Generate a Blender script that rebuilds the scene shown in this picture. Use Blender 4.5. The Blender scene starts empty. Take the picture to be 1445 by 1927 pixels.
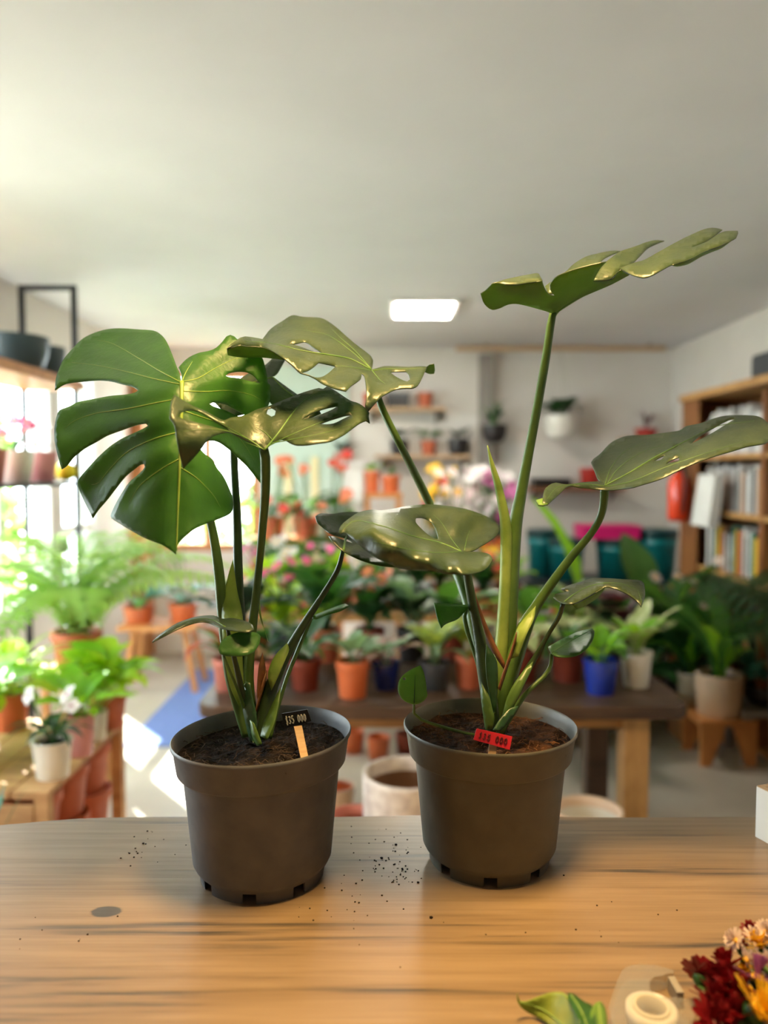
import bpy, bmesh, math, random
import numpy as np
from mathutils import Vector, Matrix, noise, Euler
from mathutils.geometry import delaunay_2d_cdt

random.seed(7)
SC = bpy.context.scene
COL = SC.collection
PI = math.pi

# ------------------------------------------------------------------ camera
CAM_Z, PITCH, FPX, CX, CY = 1.5, math.radians(3.0), 1447.0, 722.5, 963.5
cd = bpy.data.cameras.new('camera')
cam = bpy.data.objects.new('camera', cd)
COL.objects.link(cam)
cam.location = (0, 0, CAM_Z)
cam.rotation_euler = (PI / 2 - PITCH, 0, 0)
cd.sensor_fit = 'VERTICAL'
cd.sensor_height = 34.6
cd.sensor_width = 34.6 * 1445 / 1927
cd.lens = 34.6 * FPX / 1927
cd.clip_start = 0.02
cd.dof.use_dof = True
cd.dof.focus_distance = 1.07
cd.dof.aperture_fstop = 1.8
SC.camera = cam

# ------------------------------------------------------------------ sky, sun, daylight, exposure
wd = bpy.data.worlds.new('daylight_sky')
SC.world = wd
wd.use_nodes = True
wn = wd.node_tree
bg = wn.nodes['Background']
bg.inputs['Color'].default_value = (0.86, 0.94, 1.0, 1)
bg.inputs['Strength'].default_value = 12.0
sd = bpy.data.lights.new('sun', 'SUN')
sd.energy = 35.0
sd.angle = math.radians(0.6)
sd.color = (1.0, 0.95, 0.86)
sun = bpy.data.objects.new('sun', sd)
COL.objects.link(sun)
sun.rotation_euler = Vector((0.62, -0.78, -0.84)).to_track_quat('-Z', 'Y').to_euler()
SC.view_settings.view_transform = 'Standard'
SC.view_settings.look = 'None'
SC.view_settings.gamma = 1.0
SC.view_settings.use_curve_mapping = False
SC.view_settings.exposure = 0.45
SC.cycles.use_denoising = True
SC.cycles.max_bounces = 6
SC.cycles.diffuse_bounces = 4
SC.cycles.glossy_bounces = 2
SC.cycles.transmission_bounces = 4
SC.cycles.use_adaptive_sampling = True
SC.cycles.adaptive_threshold = 0.05
SC.cycles.transparent_max_bounces = 8
SC.cycles.caustics_reflective = False
SC.cycles.caustics_refractive = False
SC.cycles.sample_clamp_indirect = 6.0


def portal(loc, rot, sx, sy):
    ld = bpy.data.lights.new('window_portal', 'AREA')
    ld.shape = 'RECTANGLE'
    ld.size, ld.size_y = sx, sy
    ld.cycles.is_portal = True
    o = bpy.data.objects.new('window_portal', ld)
    COL.objects.link(o)
    o.location = loc
    o.rotation_euler = rot


# ------------------------------------------------------------------ pixel <-> world
_c, _s = math.cos(PITCH), math.sin(PITCH)


def ray(px, py):
    a, b = (px - CX) / FPX, -(py - CY) / FPX
    return Vector((a, _c + b * _s, -_s + b * _c))


def at(px, py, Y):
    r = ray(px, py)
    return Vector((0, 0, CAM_Z)) + r * (Y / r.y)


def on_z(px, py, z):
    r = ray(px, py)
    return Vector((0, 0, CAM_Z)) + r * ((z - CAM_Z) / r.z)


# ------------------------------------------------------------------ materials
def S(r, g, b):
    f = lambda v: ((v / 255) / 12.92 if v / 255 <= 0.04045 else ((v / 255 + 0.055) / 1.055) ** 2.4)
    return (f(r), f(g), f(b), 1)


MATS = {}


def pm(name, c1, c2=None, rough=0.6, scale=8.0, stretch=(1, 1, 1), bump=0.0, bscale=None, metal=0.0,
       spec=0.5, coat=0.0, transl=0.0, tcol=None, detail=4.0, sheen=0.0, crough=0.1):
    """one general procedural material: noise between two colours, bump, optional translucency"""
    m = bpy.data.materials.new(name)
    m.use_nodes = True
    nt = m.node_tree
    N, L = nt.nodes, nt.links
    bs = N['Principled BSDF']
    bs.inputs['Roughness'].default_value = rough
    bs.inputs['Metallic'].default_value = metal
    bs.inputs['Specular IOR Level'].default_value = spec
    bs.inputs['Coat Weight'].default_value = coat
    bs.inputs['Coat Roughness'].default_value = crough
    bs.inputs['Sheen Weight'].default_value = sheen
    tc = N.new('ShaderNodeTexCoord')
    mp = N.new('ShaderNodeMapping')
    mp.inputs['Scale'].default_value = stretch
    L.new(tc.outputs['Object'], mp.inputs['Vector'])
    nz = N.new('ShaderNodeTexNoise')
    nz.inputs['Scale'].default_value = scale
    nz.inputs['Detail'].default_value = detail
    L.new(mp.outputs['Vector'], nz.inputs['Vector'])
    mx = N.new('ShaderNodeMix')
    mx.data_type = 'RGBA'
    mx.inputs['A'].default_value = c1
    mx.inputs['B'].default_value = c2 or c1
    rp = N.new('ShaderNodeValToRGB')
    rp.color_ramp.elements[0].position = 0.35
    rp.color_ramp.elements[1].position = 0.65
    L.new(nz.outputs['Fac'], rp.inputs['Fac'])
    L.new(rp.outputs['Color'], mx.inputs['Factor'])
    L.new(mx.outputs['Result'], bs.inputs['Base Color'])
    if bump:
        nb = N.new('ShaderNodeTexNoise')
        nb.inputs['Scale'].default_value = bscale or scale * 3
        nb.inputs['Detail'].default_value = 5
        L.new(mp.outputs['Vector'], nb.inputs['Vector'])
        bp = N.new('ShaderNodeBump')
        bp.inputs['Strength'].default_value = bump
        bp.inputs['Distance'].default_value = 0.01
        L.new(nb.outputs['Fac'], bp.inputs['Height'])
        L.new(bp.outputs['Normal'], bs.inputs['Normal'])
    if transl:
        tr = N.new('ShaderNodeBsdfTranslucent')
        tr.inputs['Color'].default_value = tcol or c1
        ms = N.new('ShaderNodeMixShader')
        ms.inputs['Fac'].default_value = transl
        L.new(bs.outputs['BSDF'], ms.inputs[1])
        L.new(tr.outputs['BSDF'], ms.inputs[2])
        L.new(ms.outputs['Shader'], N['Material Output'].inputs['Surface'])
    MATS[name] = m
    return m


def glass_mat(name, tint=(0.95, 0.98, 0.97, 1), gloss=0.08, rough=0.02, milk=0.0):
    m = bpy.data.materials.new(name)
    m.use_nodes = True
    nt = m.node_tree
    N, L = nt.nodes, nt.links
    N.remove(N['Principled BSDF'])
    t = N.new('ShaderNodeBsdfTransparent')
    t.inputs['Color'].default_value = tint
    g = N.new('ShaderNodeBsdfGlossy')
    g.inputs['Roughness'].default_value = rough
    x = N.new('ShaderNodeMixShader')
    x.inputs['Fac'].default_value = gloss
    L.new(t.outputs[0], x.inputs[1])
    L.new(g.outputs[0], x.inputs[2])
    if milk:
        d = N.new('ShaderNodeBsdfDiffuse')
        d.inputs['Color'].default_value = (0.78, 0.75, 0.70, 1)
        y = N.new('ShaderNodeMixShader')
        y.inputs['Fac'].default_value = milk
        L.new(x.outputs[0], y.inputs[1])
        L.new(d.outputs[0], y.inputs[2])
        x = y
    L.new(x.outputs[0], N['Material Output'].inputs['Surface'])
    MATS[name] = m
    return m


def wood_mat(name, light, mid, dark, ring=22.0, stretch=(1.0, 9.0, 9.0), rough=0.45, coat=0.0, bump=0.05, knots=(), crough=0.25):
    """long-grain wood, grain along local x; optional knots (x, y, radius)"""
    m = bpy.data.materials.new(name)
    m.use_nodes = True
    nt = m.node_tree
    N, L = nt.nodes, nt.links
    bs = N['Principled BSDF']
    bs.inputs['Roughness'].default_value = rough
    bs.inputs['Coat Weight'].default_value = coat
    bs.inputs['Coat Roughness'].default_value = crough
    tc = N.new('ShaderNodeTexCoord')
    mp = N.new('ShaderNodeMapping')
    mp.inputs['Scale'].default_value = stretch
    L.new(tc.outputs['Object'], mp.inputs['Vector'])
    n1 = N.new('ShaderNodeTexNoise')
    n1.inputs['Scale'].default_value = 1.6
    n1.inputs['Detail'].default_value = 6
    n1.inputs['Distortion'].default_value = 0.8
    L.new(mp.outputs['Vector'], n1.inputs['Vector'])
    n2 = N.new('ShaderNodeTexNoise')
    n2.inputs['Scale'].default_value = ring
    n2.inputs['Detail'].default_value = 8
    mp2 = N.new('ShaderNodeMapping')
    mp2.inputs['Scale'].default_value = (stretch[0] * 0.35, stretch[1], stretch[2])
    L.new(tc.outputs['Object'], mp2.inputs['Vector'])
    L.new(mp2.outputs['Vector'], n2.inputs['Vector'])
    ad = N.new('ShaderNodeMath')
    ad.operation = 'MULTIPLY_ADD'
    ad.inputs[1].default_value = 0.45
    L.new(n2.outputs['Fac'], ad.inputs[0])
    sc = N.new('ShaderNodeMath')
    sc.operation = 'MULTIPLY'
    sc.inputs[1].default_value = 0.6
    L.new(n1.outputs['Fac'], sc.inputs[0])
    L.new(sc.outputs[0], ad.inputs[2])
    val = ad.outputs[0]
    for (kx, ky, kr) in knots:
        sb = N.new('ShaderNodeVectorMath')
        sb.operation = 'SUBTRACT'
        sb.inputs[1].default_value = (kx, ky, 0)
        L.new(tc.outputs['Object'], sb.inputs[0])
        ml = N.new('ShaderNodeVectorMath')
        ml.operation = 'MULTIPLY'
        ml.inputs[1].default_value = (0.62, 1, 0)
        L.new(sb.outputs[0], ml.inputs[0])
        ln = N.new('ShaderNodeVectorMath')
        ln.operation = 'LENGTH'
        L.new(ml.outputs[0], ln.inputs[0])
        mr = N.new('ShaderNodeMapRange')
        mr.inputs['From Min'].default_value = kr * 0.7
        mr.inputs['From Max'].default_value = kr * 1.15
        mr.inputs['To Min'].default_value = -0.42
        mr.inputs['To Max'].default_value = 0.0
        L.new(ln.outputs['Value'], mr.inputs['Value'])
        a2 = N.new('ShaderNodeMath')
        a2.operation = 'ADD'
        L.new(val, a2.inputs[0])
        L.new(mr.outputs['Result'], a2.inputs[1])
        val = a2.outputs[0]
    rp = N.new('ShaderNodeValToRGB')
    e = rp.color_ramp.elements
    e[0].position = 0.34
    e[0].color = dark
    e[1].position = 0.62
    e[1].color = light
    k = e.new(0.45)
    k.color = mid
    L.new(val, rp.inputs['Fac'])
    L.new(rp.outputs['Color'], bs.inputs['Base Color'])
    bp = N.new('ShaderNodeBump')
    bp.inputs['Strength'].default_value = bump
    bp.inputs['Distance'].default_value = 0.004
    L.new(n2.outputs['Fac'], bp.inputs['Height'])
    L.new(bp.outputs['Normal'], bs.inputs['Normal'])
    MATS[name] = m
    return m


def emit_mat(name, col, strength):
    m = bpy.data.materials.new(name)
    m.use_nodes = True
    bs = m.node_tree.nodes['Principled BSDF']
    bs.inputs['Base Color'].default_value = col
    bs.inputs['Emission Color'].default_value = col
    bs.inputs['Emission Strength'].default_value = strength
    MATS[name] = m
    return m


pm('plaster', S(228, 222, 215), S(222, 216, 208), 0.85, 3, bump=0.04, bscale=40)
pm('ceiling_paint', S(224, 224, 228), S(219, 219, 223), 0.9, 2, bump=0.02, bscale=60)
pm('concrete', S(188, 178, 164), S(168, 158, 146), 0.42, 2.2, bump=0.05, bscale=30)
pm('mint_paint', S(206, 224, 212), S(198, 218, 206), 0.7, 3)
pm('grey_paint', S(150, 143, 136), S(142, 136, 130), 0.7, 4)
pm('white_paint', S(232, 230, 226), S(222, 220, 216), 0.5, 6)
pm('black_metal', S(34, 36, 40), S(28, 30, 33), 0.45, 20)
pm('soil_dark', S(44, 33, 28), S(22, 17, 15), 0.95, 60, bump=0.9, bscale=160, spec=0.2)
pm('soil_brown', S(78, 50, 32), S(34, 22, 16), 0.95, 60, bump=0.9, bscale=160, spec=0.2)
pm('fibre_dark', S(84, 66, 54), S(50, 40, 34), 0.9, 40)
pm('fibre_brown', S(122, 80, 48), S(72, 44, 28), 0.9, 40)
pm('pot_taupe', S(82, 84, 91), S(98, 97, 100), 0.5, 26, bump=0.06, bscale=60)
pm('pot_olive', S(82, 80, 72), S(92, 89, 80), 0.48, 26, bump=0.05, bscale=60)
pm('terracotta', S(196, 104, 70), S(178, 90, 60), 0.6, 10)
pm('terracotta_pink', S(198, 120, 104), S(180, 104, 90), 0.6, 10)
pm('terracotta_dark', S(140, 62, 42), S(120, 50, 36), 0.5, 10)
pm('orange_plastic', S(214, 112, 66), S(204, 102, 58), 0.35, 8)
pm('blue_glaze', S(36, 62, 168), S(28, 48, 148), 0.2, 6, coat=0.4)
pm('navy_glaze', S(20, 36, 110), S(16, 30, 96), 0.2, 6, coat=0.4)
pm('grey_plastic', S(66, 70, 76), S(58, 62, 66), 0.4, 8)
pm('white_glaze', S(234, 230, 220), S(222, 218, 208), 0.3, 8)
pm('beige_glaze', S(228, 202, 178), S(220, 192, 168), 0.5, 8)
pm('pink_glaze', S(216, 150, 150), S(206, 138, 140), 0.4, 8)
pm('teal_plastic', S(22, 142, 148), S(16, 130, 138), 0.35, 6)
pm('teal_dark', S(10, 70, 72), S(8, 60, 64), 0.4, 6)
pm('slate_ceramic', S(62, 82, 88), S(50, 68, 74), 0.4, 6)
pm('magenta_card', S(232, 30, 128), S(224, 24, 120), 0.5, 6)
pm('red_plastic', S(186, 48, 36), S(172, 40, 30), 0.4, 6)
pm('red_enamel', S(236, 70, 34), S(228, 60, 28), 0.25, 6, coat=0.5)
pm('dark_ceramic', S(40, 36, 36), S(32, 30, 30), 0.4, 8)
pm('crackle_white', S(222, 212, 204), S(188, 174, 168), 0.5, 26, bump=0.3, bscale=30)
pm('clay_inside', S(120, 84, 60), S(104, 72, 50), 0.8, 8)
pm('paper_white', S(226, 224, 220), S(214, 212, 208), 0.8, 6)
pm('blue_mat', S(108, 128, 186), S(98, 118, 176), 0.9, 30)
pm('asphalt', S(196, 196, 190), S(180, 182, 176), 0.9, 6)
pm('yellow_plastic', S(240, 224, 40), S(236, 216, 30), 0.5, 6)
pm('book_yellow', S(224, 178, 40), None, 0.6)
pm('book_white', S(214, 212, 210), S(200, 198, 196), 0.7, 10)
pm('book_grey', S(150, 150, 152), None, 0.7)
pm('book_red', S(150, 40, 40), None, 0.6)
pm('book_green', S(40, 110, 90), None, 0.6)
pm('book_dark', S(52, 50, 52), None, 0.6)
pm('cardboard', S(178, 130, 88), S(166, 120, 80), 0.8, 8)
pm('yellow_cloth', S(238, 228, 184), S(230, 218, 170), 0.85, 5)
pm('cord', S(190, 184, 172), None, 0.8)
pm('tag_black', S(26, 28, 34), S(20, 22, 27), 0.5, 20)
pm('tag_red', S(206, 34, 52), S(198, 28, 46), 0.5, 20)
pm('chalk', S(206, 206, 200), None, 0.8)
pm('ink', S(92, 16, 26), None, 0.7)
wood_mat('stick_wood', S(204, 172, 136), S(190, 156, 120), S(172, 136, 100), rough=0.6)
KNOT = on_z(200, 1715, 0.937)
wood_mat('counter_wood', S(148, 124, 97), S(130, 107, 81), S(68, 61, 54), ring=11, stretch=(1.1, 11, 11), rough=0.36,
         coat=0.12, bump=0.1, knots=((KNOT.x, KNOT.y, 0.012),), crough=0.3)
wood_mat('dark_wood', S(92, 68, 50), S(72, 52, 38), S(48, 34, 26), ring=12, rough=0.5)
wood_mat('oak', S(196, 150, 92), S(176, 128, 74), S(138, 98, 56), ring=12, rough=0.5)
wood_mat('post_wood', S(190, 148, 92), S(166, 124, 74), S(126, 92, 54), ring=12, stretch=(9, 9, 1), rough=0.55)
wood_mat('orange_wood', S(206, 142, 84), S(190, 126, 70), S(158, 98, 52), ring=12, stretch=(9, 9, 1), rough=0.5)
wood_mat('shelf_brown', S(150, 98, 54), S(128, 80, 42), S(96, 58, 30), ring=12, stretch=(9, 9, 1), rough=0.5)
wood_mat('crate_wood', S(200, 158, 112), S(178, 134, 92), S(140, 100, 68), ring=10, stretch=(3, 3, 3), rough=0.7)
glass_mat('window_glass')
glass_mat('clear_plastic', (0.93, 0.92, 0.9, 1), 0.14, 0.08, 0.13)
emit_mat('led_panel', (1.0, 0.93, 0.80, 1), 45.0)
emit_mat('warm_bulb', (1.0, 0.64, 0.24, 1), 6.0)


def leafmat(name, c1, c2, tcol, transl=0.25, rough=0.4, scale=14, coat=0.0, spec=0.5, bump=0.05, bscale=90):
    return pm(name, c1, c2, rough, scale, transl=transl, tcol=tcol, coat=coat, spec=spec, bump=bump, bscale=bscale)


leafmat('monstera_top', S(62, 108, 44), S(50, 92, 40), S(130, 190, 50), 0.26, 0.38, 26, coat=0.0, spec=0.55, bump=0.08, bscale=140)
leafmat('monstera_under', S(124, 164, 74), S(108, 150, 64), S(150, 200, 60), 0.30, 0.5, 26)
leafmat('monstera_grey', S(62, 78, 46), S(44, 62, 34), S(110, 160, 50), 0.10, 0.36, 30, spec=0.7, bump=0.10, bscale=140)
pm('vein_pale', S(150, 178, 84), S(134, 164, 72), 0.45, 30)
pm('vein_green', S(96, 136, 66), S(84, 124, 56), 0.45, 30)
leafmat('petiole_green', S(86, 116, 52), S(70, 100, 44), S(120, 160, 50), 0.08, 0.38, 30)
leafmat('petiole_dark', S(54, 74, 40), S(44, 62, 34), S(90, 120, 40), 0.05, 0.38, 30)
leafmat('sheath_pale', S(160, 184, 96), S(120, 150, 70), S(190, 210, 90), 0.25, 0.4, 30)
leafmat('sheath_dark', S(48, 84, 50), S(40, 72, 44), S(90, 140, 60), 0.10, 0.35, 30)
pm('sheath_brown', S(128, 82, 44), S(96, 60, 34), 0.6, 40)
# background foliage
leafmat('leaf_mid', S(72, 118, 56), S(58, 102, 46), S(120, 180, 60), 0.3)
leafmat('leaf_deep', S(44, 84, 44), S(36, 72, 38), S(80, 140, 50), 0.25)
leafmat('leaf_dark', S(34, 58, 40), S(28, 48, 34), S(60, 110, 50), 0.2)
leafmat('leaf_bright', S(130, 190, 50), S(110, 172, 40), S(190, 240, 50), 0.4)
leafmat('leaf_lime', S(176, 214, 60), S(150, 200, 50), S(220, 250, 60), 0.45)
leafmat('leaf_silver', S(150, 176, 142), S(96, 130, 92), S(150, 190, 120), 0.3, scale=40)
leafmat('leaf_pink', S(206, 140, 150), S(160, 168, 130), S(220, 150, 150), 0.3, scale=20)
leafmat('leaf_cream', S(216, 214, 160), S(140, 170, 90), S(220, 225, 150), 0.3, scale=18)
leafmat('leaf_stripe', S(190, 196, 90), S(110, 146, 60), S(190, 210, 80), 0.3, scale=24)
leafmat('leaf_blue', S(74, 128, 108), S(60, 112, 92), S(90, 160, 110), 0.25)
leafmat('leaf_maroon', S(104, 48, 60), S(80, 60, 60), S(150, 60, 70), 0.25)
leafmat('leaf_rust', S(176, 78, 46), S(150, 62, 38), S(200, 100, 50), 0.3)
leafmat('leaf_fern', S(158, 198, 112), S(134, 182, 90), S(205, 235, 130), 0.5)
leafmat('leaf_palm', S(56, 92, 50), S(44, 76, 42), S(80, 130, 60), 0.25)
leafmat('petal_red', S(214, 66, 66), S(200, 54, 54), S(240, 90, 80), 0.3)
leafmat('petal_coral', S(232, 130, 100), S(222, 116, 90), S(240, 150, 110), 0.3)
leafmat('petal_pink', S(236, 70, 140), S(228, 90, 150), S(250, 120, 170), 0.3)
leafmat('petal_white', S(238, 232, 228), S(230, 222, 222), S(245, 235, 230), 0.3)
leafmat('petal_magenta', S(190, 80, 150), S(210, 130, 180), S(220, 120, 180), 0.3)
leafmat('petal_yellow', S(240, 196, 40), S(232, 180, 24), S(250, 210, 60), 0.25)
leafmat('petal_crimson', S(124, 18, 26), S(96, 12, 20), S(160, 20, 30), 0.15)
leafmat('petal_mauve', S(160, 92, 146), S(140, 76, 128), S(190, 110, 170), 0.25)
leafmat('petal_pale', S(230, 214, 208), S(214, 190, 190), S(240, 225, 215), 0.25)


# ------------------------------------------------------------------ object helpers
def tag(o, label=None, cat=None, group=None, kind=None):
    if label: o['label'] = label
    if cat: o['category'] = cat
    if group: o['group'] = group
    if kind: o['kind'] = kind
    return o


def mesh_of(name, verts, faces, mats=(), smooth=False, midx=None):
    me = bpy.data.meshes.new(name)
    me.from_pydata([tuple(v) for v in verts], [], faces)
    for m in mats:
        me.materials.append(MATS[m] if isinstance(m, str) else m)
    if midx:
        me.polygons.foreach_set('material_index', midx)
    if smooth:
        me.polygons.foreach_set('use_smooth', [True] * len(me.polygons))
    me.update()
    return me


def link(name, me, parent=None, world=True):
    """world=True: the mesh is in world coordinates even under an Empty parent"""
    o = bpy.data.objects.new(name, me)
    COL.objects.link(o)
    if parent is not None:
        o.parent = parent
        if world and parent.type == 'EMPTY':
            o.matrix_parent_inverse = (Matrix.Translation(parent.location) @ parent.rotation_euler.to_matrix().to_4x4()).inverted()
    return o


def empty(name, loc, label=None, cat=None, group=None, rz=0.0):
    o = bpy.data.objects.new(name, None)
    o.empty_display_size = 0.05
    COL.objects.link(o)
    o.location = loc
    o.rotation_euler = (0, 0, rz)
    return tag(o, label, cat, group)


class MB:
    def __init__(self):
        self.v, self.f, self.mi = [], [], []

    def add(self, vs, fs, mi=0):
        b = len(self.v)
        self.v += [Vector(v) for v in vs]
        self.f += [tuple(i + b for i in f) for f in fs]
        self.mi += [mi] * len(fs)
        return self

    def box(self, x0, y0, z0, x1, y1, z1, mi=0):
        x0, x1 = min(x0, x1), max(x0, x1)
        y0, y1 = min(y0, y1), max(y0, y1)
        z0, z1 = min(z0, z1), max(z0, z1)
        return self.add([(x0, y0, z0), (x1, y0, z0), (x1, y1, z0), (x0, y1, z0), (x0, y0, z1), (x1, y0, z1), (x1, y1, z1), (x0, y1, z1)],
                        [(3, 2, 1, 0), (4, 5, 6, 7), (0, 1, 5, 4), (1, 2, 6, 5), (2, 3, 7, 6), (3, 0, 4, 7)], mi)

    def tube(self, pts, rad, n=10, mi=0, cap=True, flat=1.0, side=None):
        pts = [Vector(p) for p in pts]
        rad = rad if hasattr(rad, '__len__') else [rad] * len(pts)
        vs, fs = [], []
        ref = Vector(side) if side else Vector((0, 1, 0))
        for i, p in enumerate(pts):
            t = (pts[min(i + 1, len(pts) - 1)] - pts[max(i - 1, 0)]).normalized()
            a = t.cross(ref)
            if a.length < 1e-3:
                a = t.cross(Vector((1, 0, 0)))
            a.normalize()
            b = a.cross(t).normalized()
            for k in range(n):
                w = 2 * PI * k / n
                vs.append(p + a * math.cos(w) * rad[i] + b * math.sin(w) * rad[i] * flat)
        for i in range(len(pts) - 1):
            for k in range(n):
                fs.append((i * n + k, i * n + (k + 1) % n, (i + 1) * n + (k + 1) % n, (i + 1) * n + k))
        if cap:
            fs.append(tuple(reversed(range(n))))
            fs.append(tuple((len(pts) - 1) * n + k for k in range(n)))
        return self.add(vs, fs, mi)

    def bar(self, p, q, w, d=None, mi=0):
        """square bar between two points"""
        p, q = Vector(p), Vector(q)
        d = d or w
        t = (q - p).normalized()
        a = t.cross(Vector((0, 1, 0)))
        if a.length < 1e-3:
            a = Vector((1, 0, 0))
        a.normalize()
        b = a.cross(t).normalized()
        vs = []
        for c in (p, q):
            for sa, sb in ((-1, -1), (1, -1), (1, 1), (-1, 1)):
                vs.append(c + a * sa * w / 2 + b * sb * d / 2)
        return self.add(vs, [(0, 1, 2, 3), (7, 6, 5, 4), (0, 4, 5, 1), (1, 5, 6, 2), (2, 6, 7, 3), (3, 7, 4, 0)], mi)

    def lathe(self, prof, n=32, c=(0, 0, 0), mi=0, skip=None):
        c = Vector(c)
        vs, fs = [], []
        for r, z in prof:
            for k in range(n):
                w = 2 * PI * k / n
                vs.append(c + Vector((r * math.cos(w), r * math.sin(w), z)))
        for i in range(len(prof) - 1):
            for k in range(n):
                if skip and skip(i, k):
                    continue
                fs.append((i * n + k, i * n + (k + 1) % n, (i + 1) * n + (k + 1) % n, (i + 1) * n + k))
        return self.add(vs, fs, mi)

    def disc(self, r, z, n=24, c=(0, 0, 0), mi=0):
        c = Vector(c)
        return self.add([c + Vector((r * math.cos(2 * PI * k / n), r * math.sin(2 * PI * k / n), z)) for k in range(n)], [tuple(range(n))], mi)

    def sphere(self, c, r, n=8, m=6, mi=0, sz=1.0):
        c = Vector(c)
        vs, fs = [], []
        for i in range(m + 1):
            a = PI * i / m
            for k in range(n):
                w = 2 * PI * k / n
                vs.append(c + Vector((r * math.sin(a) * math.cos(w), r * math.sin(a) * math.sin(w), r * sz * math.cos(a))))
        for i in range(m):
            for k in range(n):
                fs.append((i * n + k, (i + 1) * n + k, (i + 1) * n + (k + 1) % n, i * n + (k + 1) % n))
        return self.add(vs, fs, mi)

    def mesh(self, name, mats, smooth=False):
        mats = mats if isinstance(mats, (list, tuple)) else [mats]
        return mesh_of(name, self.v, self.f, mats, smooth, self.mi)

    def build(self, name, mats, parent=None, smooth=False, world=True, bevel=0.0):
        o = link(name, self.mesh(name, mats, smooth), parent, world)
        if bevel:
            b = o.modifiers.new('bevel', 'BEVEL')
            b.width = bevel
            b.segments = 2
            b.limit_method = 'ANGLE'
        return o


def struct(o):
    o['kind'] = 'structure'
    return o


def rounded(o, ang=40):
    o.data.polygons.foreach_set('use_smooth', [True] * len(o.data.polygons))
    try:
        o.data.set_sharp_from_angle(angle=math.radians(ang))
    except Exception:
        pass
    return o


# ------------------------------------------------------------------ the room
XL, XR, YB, YF, ZC = -2.0, 2.34, 6.3, -2.6, 2.5
CT = 0.937
struct(MB().box(XL - 3, YF - 0.2, -0.1, XR + 0.2, YB + 0.2, 0.0).build('floor', 'concrete'))
struct(MB().box(XL - 0.12, YF - 0.12, ZC, XR + 0.12, YB + 0.12, ZC + 0.12).build('ceiling', 'ceiling_paint'))
struct(MB().box(XR, YF, 0, XR + 0.12, YB, ZC).build('wall_right', 'plaster'))
struct(MB().box(XL, YF - 0.12, 0, XR, YF, ZC).build('wall_front', 'plaster'))
# left wall with one long window band and a glazed door
W1 = (1.5, 4.62, 0.72, 2.22)
D1 = (4.70, 5.32, 0.04, 2.22)
wl = MB()
wl.box(XL - 0.12, YF, 0, XL, W1[0], ZC)
wl.box(XL - 0.12, W1[0], 0, XL, W1[1], W1[2])
wl.box(XL - 0.12, W1[0], W1[3], XL, YB, ZC)
wl.box(XL - 0.12, W1[1], 0, XL, D1[0], W1[3])
wl.box(XL - 0.12, D1[1], 0, XL, YB, W1[3])
struct(wl.build('wall_left', 'plaster'))
# back wall with a garden window at its left end
B1 = (-1.88, -1.02, 0.85, 2.32)
wb = MB()
wb.box(XL, YB, 0, B1[0], YB + 0.12, ZC)
wb.box(B1[0], YB, 0, B1[1], YB + 0.12, B1[2])
wb.box(B1[0], YB, B1[3], B1[1], YB + 0.12, ZC)
wb.box(B1[1], YB, 0, XR, YB + 0.12, ZC)
struct(wb.build('wall_back', 'plaster'))


def window(name, axis, pos, a0, a1, z0, z1, nmull, ncross, frame_mat, w=0.05, depth=0.07):
    """frame + separate mullions and panes; axis 'x': wall plane at x=pos running along y"""
    def bx(mb, u0, u1, v0, v1, d0, d1):
        if axis == 'x':
            mb.box(pos + d0, u0, v0, pos + d1, u1, v1)
        else:
            mb.box(u0, pos + d0, v0, u1, pos + d1, v1)
    f = MB()
    bx(f, a0, a0 + w, z0, z1, -depth, 0.012)
    bx(f, a1 - w, a1, z0, z1, -depth, 0.012)
    bx(f, a0 + w, a1 - w, z0, z0 + w, -depth, 0.012)
    bx(f, a0 + w, a1 - w, z1 - w, z1, -depth, 0.012)
    fo = struct(f.build(name, frame_mat))
    us = [a0 + (a1 - a0) * i / (nmull + 1) for i in range(nmull + 2)]
    vs = [z0 + (z1 - z0) * i / (ncross + 1) for i in range(ncross + 2)]
    for u in us[1:-1]:
        m = MB()
        bx(m, u - w / 2, u + w / 2, z0 + w, z1 - w, -depth * 0.8, 0.006)
        m.build('mullion', frame_mat, fo)
    for v in vs[1:-1]:
        m = MB()
        bx(m, a0 + w, a1 - w, v - w / 2, v + w / 2, -depth * 0.7, 0.0)
        m.build('transom', frame_mat, fo)
    for i in range(nmull + 1):
        for j in range(ncross + 1):
            m = MB()
            bx(m, us[i] + w / 2, us[i + 1] - w / 2, vs[j] + w / 2, vs[j + 1] - w / 2, -0.035, -0.031)
            m.build('pane', 'window_glass', fo)
    return fo


window('window_1', 'x', XL, *W1, 4, 0, 'white_paint')
d1 = window('door_1', 'x', XL, *D1, 0, 1, 'white_paint', w=0.06)
MB().box(XL + 0.012, D1[0] + 0.02, 1.0, XL + 0.05, D1[0] + 0.045, 1.12).build('door_handle', 'black_metal', d1)
window('window_2', 'y', YB + 0.09, *B1, 1, 1, 'orange_wood', w=0.06, depth=0.09)
portal((XL - 0.14, (W1[0] + W1[1]) / 2, (W1[2] + W1[3]) / 2), (0, -PI / 2, 0), W1[3] - W1[2], W1[1] - W1[0])
portal((XL - 0.14, (D1[0] + D1[1]) / 2, (D1[2] + D1[3]) / 2), (0, -PI / 2, 0), D1[3] - D1[2], D1[1] - D1[0])
portal(((B1[0] + B1[1]) / 2, YB + 0.2, (B1[2] + B1[3]) / 2), (-PI / 2, 0, 0), B1[1] - B1[0], B1[3] - B1[2])
# wooden post in the corner between door and garden window
struct(MB().box(XL + 0.0, 6.08, 0, XL + 0.10, YB, ZC).build('trim_1', 'orange_wood'))
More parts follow.
